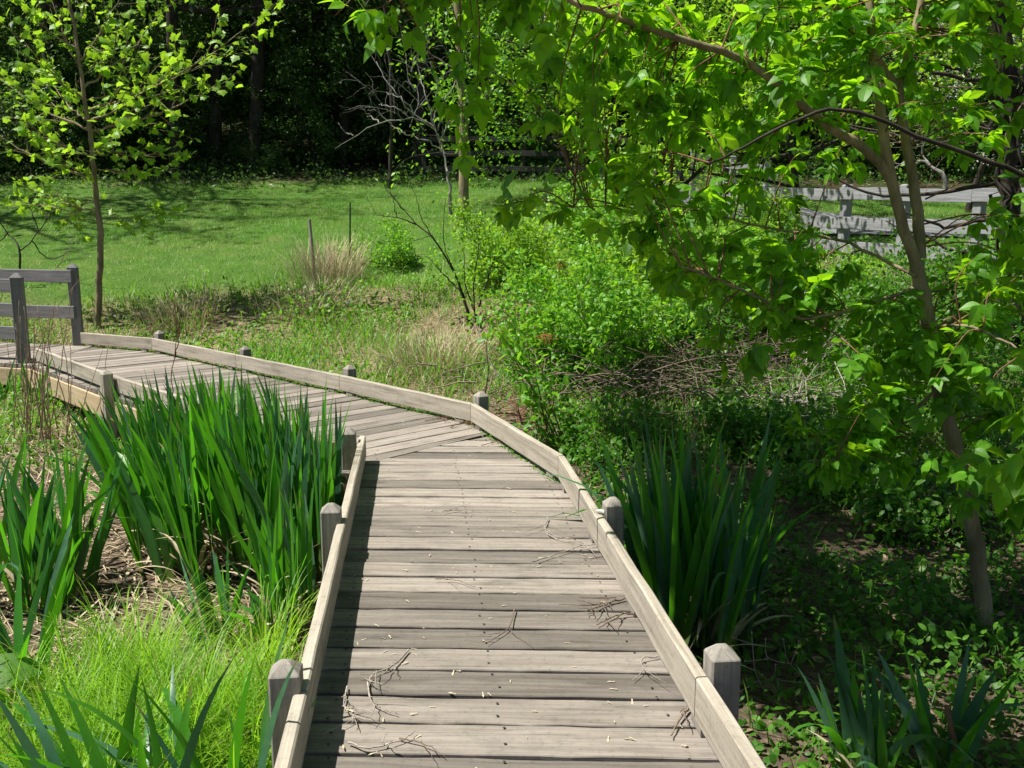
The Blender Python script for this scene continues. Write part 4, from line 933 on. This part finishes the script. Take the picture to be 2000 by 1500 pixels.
# iris clumps
def iris(px, py, label, n, rx, ry, L, seed, blue=.3, lean=.18, wd=.026, arch=.12, az0=None, segs=8, ang=0., pos=None):
    b = at(px, py) if pos is None else np.array([*pos, G(*pos)]); r = np.random.default_rng(seed); root = empty('iris_clump', b); tag(root, label, 'iris')
    a = r.uniform(0, 6.28, n); q = np.sqrt(r.random(n)); x = np.cos(a) * q * rx; y = np.sin(a) * q * ry; x, y = x * cos(ang) - y * sin(ang), x * sin(ang) + y * cos(ang)
    nf = max(3, n // 6); fi = r.integers(0, nf, n); fx = x[:nf].copy(); fy = y[:nf].copy(); fan = r.uniform(0, 6.28, nf)
    u = r.normal(0, .022, n); x = fx[fi] + u * np.cos(fan[fi]); y = fy[fi] + u * np.sin(fan[fi])
    z = gz(x + b[0], y + b[1]) - b[2] - .01
    od = on_deck(x + b[0], y + b[1]) | on_deck(x + b[0] + .06, y + b[1] + .05) | on_deck(x + b[0] - .06, y + b[1]); z = np.where(od, -9., z)
    out = np.arctan2(y, x * 1.0); az = np.where(r.random(n) < .5, fan[fi] + pi * (u < 0), out + r.normal(0, .6, n))
    if az0 is not None: az = np.where(r.random(n) < .5, az0 + r.normal(0, .5, n), az)
    ln = np.abs(r.normal(lean, lean * .6, n)) + np.hypot(x / rx, y / ry) * .12; bd = r.uniform(.02, .30, n); big = r.random(n) < arch; bd[big] = r.uniform(.9, 2.2, big.sum())
    if az0 is not None: ln = np.where(np.cos(az) > 0, ln * .35, ln); bd = np.where(np.cos(az) > 0, bd * .25, bd)
    Ls = L * r.uniform(.6, 1.08, n); Ws = wd * r.uniform(.7, 1.2, n); tone = r.random(n) < blue; ok_ = z > -5
    for mt, m_ in (('iris', ~tone & ok_), ('irisb', tone & ok_)):
        mm = MB(); ribbons(mm, np.stack([x, y, z], 1)[m_], az[m_], ln[m_], bd[m_], Ls[m_], Ws[m_], segs, (fan[fi] + r.normal(0, .35, n))[m_], .10, .38, .8, 2.2)
        mm.obj('leaves', M[mt], root, True)
    k = max(6, n // 5); mm = MB(); j = r.choice(np.where(ok_)[0], k); ribbons(mm, np.stack([x, y, z], 1)[j] + r.normal(0, .02, (k, 3)) * [1, 1, 0], r.uniform(0, 6.28, k), r.uniform(.3, 1., k), r.uniform(.5, 1.5, k), L * r.uniform(.25, .6, k), wd * .6, segs, None, .1)
    mm.obj('dead_leaves', M['straw'], root, True)
    return root
iris(490, 1065, 'largest dense iris bed filling the inside of the bend', 700, .76, .80, 1.10, 11, .25, .14, .046, .13, 2.6)
iris(370, 990, 'left flank of the iris bed leaning over the mud towards the dry reeds', 230, .48, .5, 1.02, 12, .25, .22, .042, .14, 2.8)
iris(605, 1060, 'iris clump pressed against the left kerb beside the middle post', 230, .32, .8, 1.04, 13, .45, .11, .040, .06, 2.4)
iris(0, 0, 'iris clump at the corner post where the two kerbs meet', 140, .30, .28, 1.14, 23, .35, .07, .040, .04, 2.9, pos=(-1.46, 5.6))
iris(600, 1190, 'shorter iris clump by the left kerb below the middle post', 70, .18, .4, .74, 14, .4, .16, .036, .1, 1.8)
iris(50, 1170, 'iris clump at the left edge standing on the mud', 120, .36, .34, .92, 15, .45, .15, .045, .14)
iris(470, 1270, 'small blue green iris clump at the back of the lime sedge', 26, .2, .14, .52, 16, .7, .2, .036, .05)
iris(20, 1400, 'dark iris blades at the left edge in front of the sedge', 16, .14, .12, .85, 17, .3, .16, .042, .1)
iris(0, 0, 'nearest iris clump with long arching blades at the bottom left', 72, .30, .16, .95, 18, .3, .30, .042, .82, 2.9, 10, pos=(-1.06, 2.56))
iris(1365, 1240, 'tall shaded iris clump on the right behind the near kerb post', 175, .27, .40, 1.12, 19, .5, .06, .042, .10)
iris(1775, 1560, 'blue green iris clump at the bottom right corner', 36, .30, .2, .64, 20, .7, .16, .040, .10)
iris(20, 800, 'small bright iris clump behind the dry stems at the left edge', 40, .3, .2, .6, 22, .1, .15, .034, .05)
# lime sedge
mb = MB(); b0 = at(300, 1390)
cl = np.stack([rng.normal(-1.35, .45, 64), rng.normal(3.05, .42, 64)], 1); cl = cl[(cl[:, 0] < -.78) & (cl[:, 1] < 4.1)]
for c_ in cl:
    n = 150; a = rng.uniform(0, 6.28, n); q = np.sqrt(rng.random(n)) * .12; x = c_[0] + np.cos(a) * q; y = c_[1] + np.sin(a) * q
    ribbons(mb, np.stack([x, y, gz(x, y) - .01], 1), a + rng.normal(0, .6, n), np.abs(rng.normal(.25, .2, n)), rng.uniform(.5, 2.1, n), rng.uniform(.25, .66, n), rng.uniform(.004, .009, n), 8, None, 0, .6)
tag(mb.obj('lime_sedge', M['sedge'], None, True), kind='stuff')

# dry stems on the left, slim stem in front of the boardwalk
def stems(name, lst, label, cat, mat, r0=.006, d=None, base=None):
    b = at(*base); m_ = MB(); root = empty(name, b)
    for pts in lst: skel(m_, [atd(x, y, b[1] + dz) for x, y, dz in pts], r0, r0 * .35, 16, 5, .004)
    part(m_, 'stems', M[mat], root, True); tag(root, label, cat); return root
L_ = []
for i in range(30):
    x0 = 80 + rng.normal(0, 28); x1 = x0 + rng.normal(-5, 32); y1 = rng.uniform(570, 740); z_ = rng.uniform(-.25, .25); L_.append([(x0, 860 + rng.uniform(-10, 25), z_), ((x0 + x1) / 2 + rng.normal(0, 6), (860 + y1) / 2, z_), (x1, y1, z_ + rng.uniform(-.1, .1))])
L_ += [[(50, 850, 0), (60, 740, 0), (100, 620, 0), (160, 540, .1)], [(95, 850, 0), (120, 700, 0), (143, 560, 0)], [(100, 830, 0), (60, 700, 0), (30, 640, 0)]]
stems('dry_stem_clump', L_, 'clump of tall dry brown stems at the left in front of the tall post', 'dry stems', 'stem', .006, None, (85, 870))
stems('slim_sapling', [[(343, 860, 0), (336, 740, 0), (346, 650, 0), (338, 590, 0)], [(346, 650, 0), (352, 610, 0), (330, 585, 0)], [(341, 700, 0), (350, 660, 0), (356, 640, 0)]], 'single slim bare stem rising in front of the second leg of the boardwalk', 'sapling', 'redtwig', .005, None, (343, 960))
# stakes, stone
def stake(name, px, py, topx, topy, r_, mat, label):
    b = at(px, py); m_ = MB(); t = atd(topx, topy, b[1]); root = empty(name, b); tube(m_, [b + [0, 0, -.2], b * .5 + t * .5, t], [r_, r_ * .98, r_ * .85], 6); o = m_.obj(name, M[mat]); bpy.data.objects.remove(root); tag(o, label, 'stake'); return o
stake('wooden_stake', 615, 545, 604, 428, .03, 'post', 'short leaning wooden stake rising from the straw tussock')
stake('metal_stake', 683, 530, 684, 396, .016, 'metal', 'thin dark green metal stake right of the wooden one')
def stone(px, py, s, label):
    b = at(px, py); m_ = MB(); bm_ = __import__('bmesh').new(); __import__('bmesh').ops.create_icosphere(bm_, subdivisions=2, radius=1); V = np.array([v.co[:] for v in bm_.verts]); Fc = [[v.index for v in f.verts] for f in bm_.faces]; bm_.free()
    V = V * (1 + (vnoise(V[:, 0] * 3 + 5, V[:, 1] * 3 + V[:, 2] * 2, 1, 4)[:, None] - .5) * .5) * s; m_.add(V, Fc); return tag(m_.obj('stone', M['stone'], None, True, b + [0, 0, s[2] * .4]), label, 'stone')
stone(683, 596, np.array([.06, .05, .045]), 'small whitish stone on the bank below the metal stake')

# ------------------------------------------------------------------ litter on the deck
def rotz(v, a): return np.stack([v[..., 0] * cos(a) - v[..., 1] * sin(a), v[..., 0] * sin(a) + v[..., 1] * cos(a), v[..., 2]], -1)
sm = MB(); sm.scat(*_leaf([(.09, .12), (.05, .3), (.13, .7)], .1, .1), [(0, 0, 0)], [(0, 1, 0)], [(0, 0, 1)], [1.]); seed_me = sm.mesh('winged_seed', M['seed'])
cnt = 0
while cnt < 140:
    x = rng.uniform(-1., .8); y = 2.3 + 5.2 * rng.random() ** 1.5
    lo = -.345 - .645 * (y + .1) / 6.15 + .03; hi = .88 - .595 * (y + .1) / 5.6 - .03
    if not lo < x < hi or (y > 5.5 and x > -.2): continue
    o = bpy.data.objects.new('winged_seed', seed_me); COL.objects.link(o); o.location = (x, y, .006); s = rng.uniform(.016, .034); o.scale = (s, s, s); o.rotation_euler = (rng.normal(0, .15), rng.normal(0, .15), rng.uniform(0, 6.28))
    tag(o, 'tiny pale winged seed fallen on the boardwalk planks', 'seed', 'winged seeds scattered on the boardwalk'); cnt += 1
def dtwig(pix, label, r0=.0035, forks=4, mat='deadtwig'):
    P = [atz(x, y, .012) for x, y in pix]; m_ = MB(); p = spline(P, 16); p[:, 2] += np.abs(rng.normal(0, .004, 16)); b = p[0].copy(); p -= b; tube(m_, p, np.linspace(r0, r0 * .4, 16), 5)
    for i in range(forks):
        j = int(rng.integers(3, 13)); d = nrm(p[j + 1] - p[j]); a = rng.choice([-1, 1]) * rng.uniform(.4, 1.1); d = rotz(d, a); l = rng.uniform(.04, .16); q = p[j] + d * np.linspace(0, l, 6)[:, None]; q[:, :2] += np.cumsum(rng.normal(0, .004, (6, 2)), 0); q[:, 2] = np.abs(q[:, 2]) * .5 + .002 + rng.uniform(0, .012); tube(m_, q, np.linspace(r0 * .6, r0 * .25, 6), 4)
    return tag(m_.obj('fallen_twig', M[mat], None, True, b), label, 'twig', 'twigs fallen on the boardwalk')
dtwig([(798, 1270), (770, 1300), (735, 1315), (720, 1330), (718, 1345)], 'forked twig near the left kerb, branching three ways on the pale planks', .004, 7)
dtwig([(718, 1335), (725, 1370), (745, 1385), (775, 1395)], 'curved twig hooking down from the forked one by the left kerb', .0035, 2)
dtwig([(678, 1340), (672, 1380), (690, 1400), (700, 1425)], 'small twig bundle at the edge of the left kerb shadow', .003, 8)
dtwig([(680, 1450), (720, 1462), (790, 1445), (810, 1430)], 'long bow shaped twig on the nearest plank at the left', .0035, 2)
dtwig([(780, 1442), (830, 1455), (868, 1478)], 'thin dark twig crossing the nearest planks left of middle', .003, 1, 'twig')
dtwig([(1005, 1190), (995, 1225), (970, 1245), (948, 1258)], 'crooked twig lying down the middle of the deck', .003, 3, 'twig')
dtwig([(850, 1132), (890, 1134), (930, 1148)], 'fine curved twig in the middle distance of the deck', .0025, 1, 'twig')
dtwig([(1070, 1012), (1065, 1035), (1085, 1052), (1140, 1062)], 'looped pale twig near the right kerb opposite the middle post', .004, 6)
dtwig([(1040, 1098), (1080, 1085), (1130, 1070), (1165, 1072)], 'long pale twig below the looped one by the right kerb', .0035, 5)
dtwig([(1220, 1170), (1190, 1178), (1160, 1190), (1145, 1195)], 'twig bundle in the shadow against the right kerb', .005, 10, 'twig')
dtwig([(1245, 1200), (1200, 1205), (1165, 1222)], 'dark forked twig just below the bundle at the right kerb', .005, 5, 'twig')
dtwig([(1345, 1385), (1325, 1410), (1310, 1440)], 'short dark bent stick by the right kerb near the viewer', .005, 2, 'twig')
dtwig([(1285, 1283), (1253, 1290), (1255, 1310), (1235, 1330)], 'thin hooked twig by the right kerb left of the near post', .003, 2)
dtwig([(880, 836), (905, 826), (935, 832), (950, 838)], 'heap of fine ruddy twigs at the bend of the boardwalk', .004, 16, 'redtwig')
dtwig([(830, 822), (860, 818), (880, 826)], 'little scatter of dry twigs left of the heap at the bend', .003, 8, 'redtwig')
dtwig([(940, 870), (985, 862), (1020, 872)], 'dry twig scatter on the planks just before the bend', .003, 6, 'redtwig')
dtwig([(865, 1000), (890, 997), (925, 1000)], 'short straight twig in the middle of the far planks', .003, 2)
# dried flower stalk at right, stick, tassels, wire
b = at(1540, 1370); m_ = MB(); dd = b[1]; root = empty('dried_flower_stalk', b)
for pts in ([(1620, 1350), (1545, 1300), (1530, 1250)], [(1545, 1297), (1500, 1285), (1495, 1250)], [(1500, 1287), (1455, 1292)], [(1545, 1297), (1560, 1255)], [(1600, 1335), (1520, 1327), (1515, 1300)], [(1520, 1327), (1520, 1362)], [(1470, 1262), (1475, 1310), (1490, 1345)], [(1470, 1262), (1468, 1237)], [(1470, 1258), (1430, 1246)], [(1475, 1310), (1440, 1297), (1408, 1306)], [(1480, 1330), (1440, 1353), (1405, 1358)], [(1440, 1353), (1435, 1378)], [(1620, 1350), (1660, 1385), (1680, 1440)], [(1480, 1312), (1488, 1320)]):
    p = skel(m_, [atd(x, y, dd + (x - 1540) * .0004) for x, y in pts], .0022, .0015, 8, 4)
    tube(m_, [p[-1], p[-1] + (p[-1] - p[-2]) * .001 + [0, 0, .004], p[-1] + [0, 0, .009]], [.003, .0045, .002], 6)
part(m_, 'stalks', M['deadtwig'], root, True); tag(root, 'dried branching flower stalk with tiny knobs beside the near right post', 'dead plant')
b = at(1875, 1530); m_ = MB(); tube(m_, [atd(1880, 1540, b[1]), atd(1865, 1450, b[1] - .02), atd(1848, 1378, b[1])], [.012, .011, .009], 7); tag(m_.obj('stick', M['redtwig'], None, True), 'upright broken brown stick among the bottom right iris', 'stick')
for px, py, d in ((1095, 512, 8.2), (1065, 655, 7.2)):
    m_ = MB(); c_ = atd(px, py, d)
    for i in range(26): q = np.cumsum(np.vstack([[0, 0, 0], rng.normal(0, .012, (5, 3)) + [rng.normal(0, .006), 0, -.010]]), 0); tube(m_, q, .0016, 3)
    tag(m_.obj('dried_tassel', M['tassel'], None, True, c_), 'rusty dried tassel caught high in the broad green shrub' if py < 600 else 'rusty dried tassel hanging low in the young shrub by the bend', 'tassel')
# sunlit elder shoot at the right edge
root = empty('elder_shoot', at(2030, 1100)); tag(root, 'large leaved sunlit shoot entering from the right edge beside the trunk', 'shoot')
m1 = MB(); m2 = MB(); r = np.random.default_rng(5); b = np.array(root.location)
for ex, ey, d in [(1985, 770, 2.9), (1975, 860, 2.9), (1950, 900, 3.0), (1900, 890, 3.1), (1980, 930, 3.0), (1985, 640, 3.2)]:
    e = atd(ex, ey, d); p = skel(m1, [b + [0, 0, -.1], (b + e) / 2 + [.08, 0, .1], e + [.1, 0, .02]], .006, .002, 12, 5)
    compound(m2, np.repeat(p[-2:], 2, 0), nrm(np.array([[-1, -.2, -.2]] * 4)) + r.normal(0, .3, (4, 3)), .11, r)
part(m1, 'stems', M['redtwig'], root, True); part(m2, 'foliage', M['elder'], root)

# broad leaf at the left edge, cord on the right kerb, moss under the outer kerb
b = at(-40, 1480); root = empty('broad_leaf_plant', b); tag(root, 'single broad ribbed leaf at the left edge beside the lime sedge', 'plant'); m_ = MB()
m_.scat(*_leaf([(.2, .12), (.34, .35), (.30, .6), (.15, .85)], .35, .12), [atd(-60, 1330, b[1]), atd(-90, 1400, b[1])], [(.8, .2, .25), (.5, -.5, .5)], [(-.3, -.6, .8), (0, -.5, .8)], [.26, .24]); m1 = MB()
for q in (atd(-60, 1330, b[1]), atd(-90, 1400, b[1])): skel(m1, [b + [0, 0, -.05], (b + q) / 2 + [-.03, 0, .05], q], .006, .004, 10, 5)
part(m_, 'leaves', M['cover'], root, True); part(m1, 'stalks', M['cover'], root, True)
c_ = atz(1176, 1000, .185); m_ = MB(); tube(m_, spline([c_ + [-.03, .0, .004], c_ + [-.01, -.02, .012], c_ + [.015, -.045, .010], c_ + [.02, -.07, .0]], 10), [.004, .007, .009, .010, .010, .010, .009, .008, .006, .004], 6)
for k in range(3): tube(m_, spline([c_ + [-.028 - .002 * k, -.02 * k, .002], c_ + [-.036, -.03 * k - .02, -.05], c_ + [-.034, -.05 * k, -.10 - .01 * k]], 8), .0012, 3)
tag(m_.obj('cord', M['petal'], None, True), 'pale frayed cord looped over the right kerb by the middle post', 'cord')
m_ = MB()
for a, b in zip(RI[1:-1], RI[2:]):
    n = 260; t = rng.random(n); P = np.array(a) + (np.array(b) - np.array(a)) * t[:, None]; d = nrm(np.array(b) - np.array(a)); P = P + np.array([d[1], -d[0]]) * rng.normal(.012, .02, n)[:, None]
    m_.scat(*DIAMOND, np.column_stack([P, np.full(n, .003)]), rdir(n), rdir(n) * .5 + np.array([0, 0, 1]), rng.uniform(.012, .03, n))
tag(m_.obj('moss', M['weed']), kind='stuff')
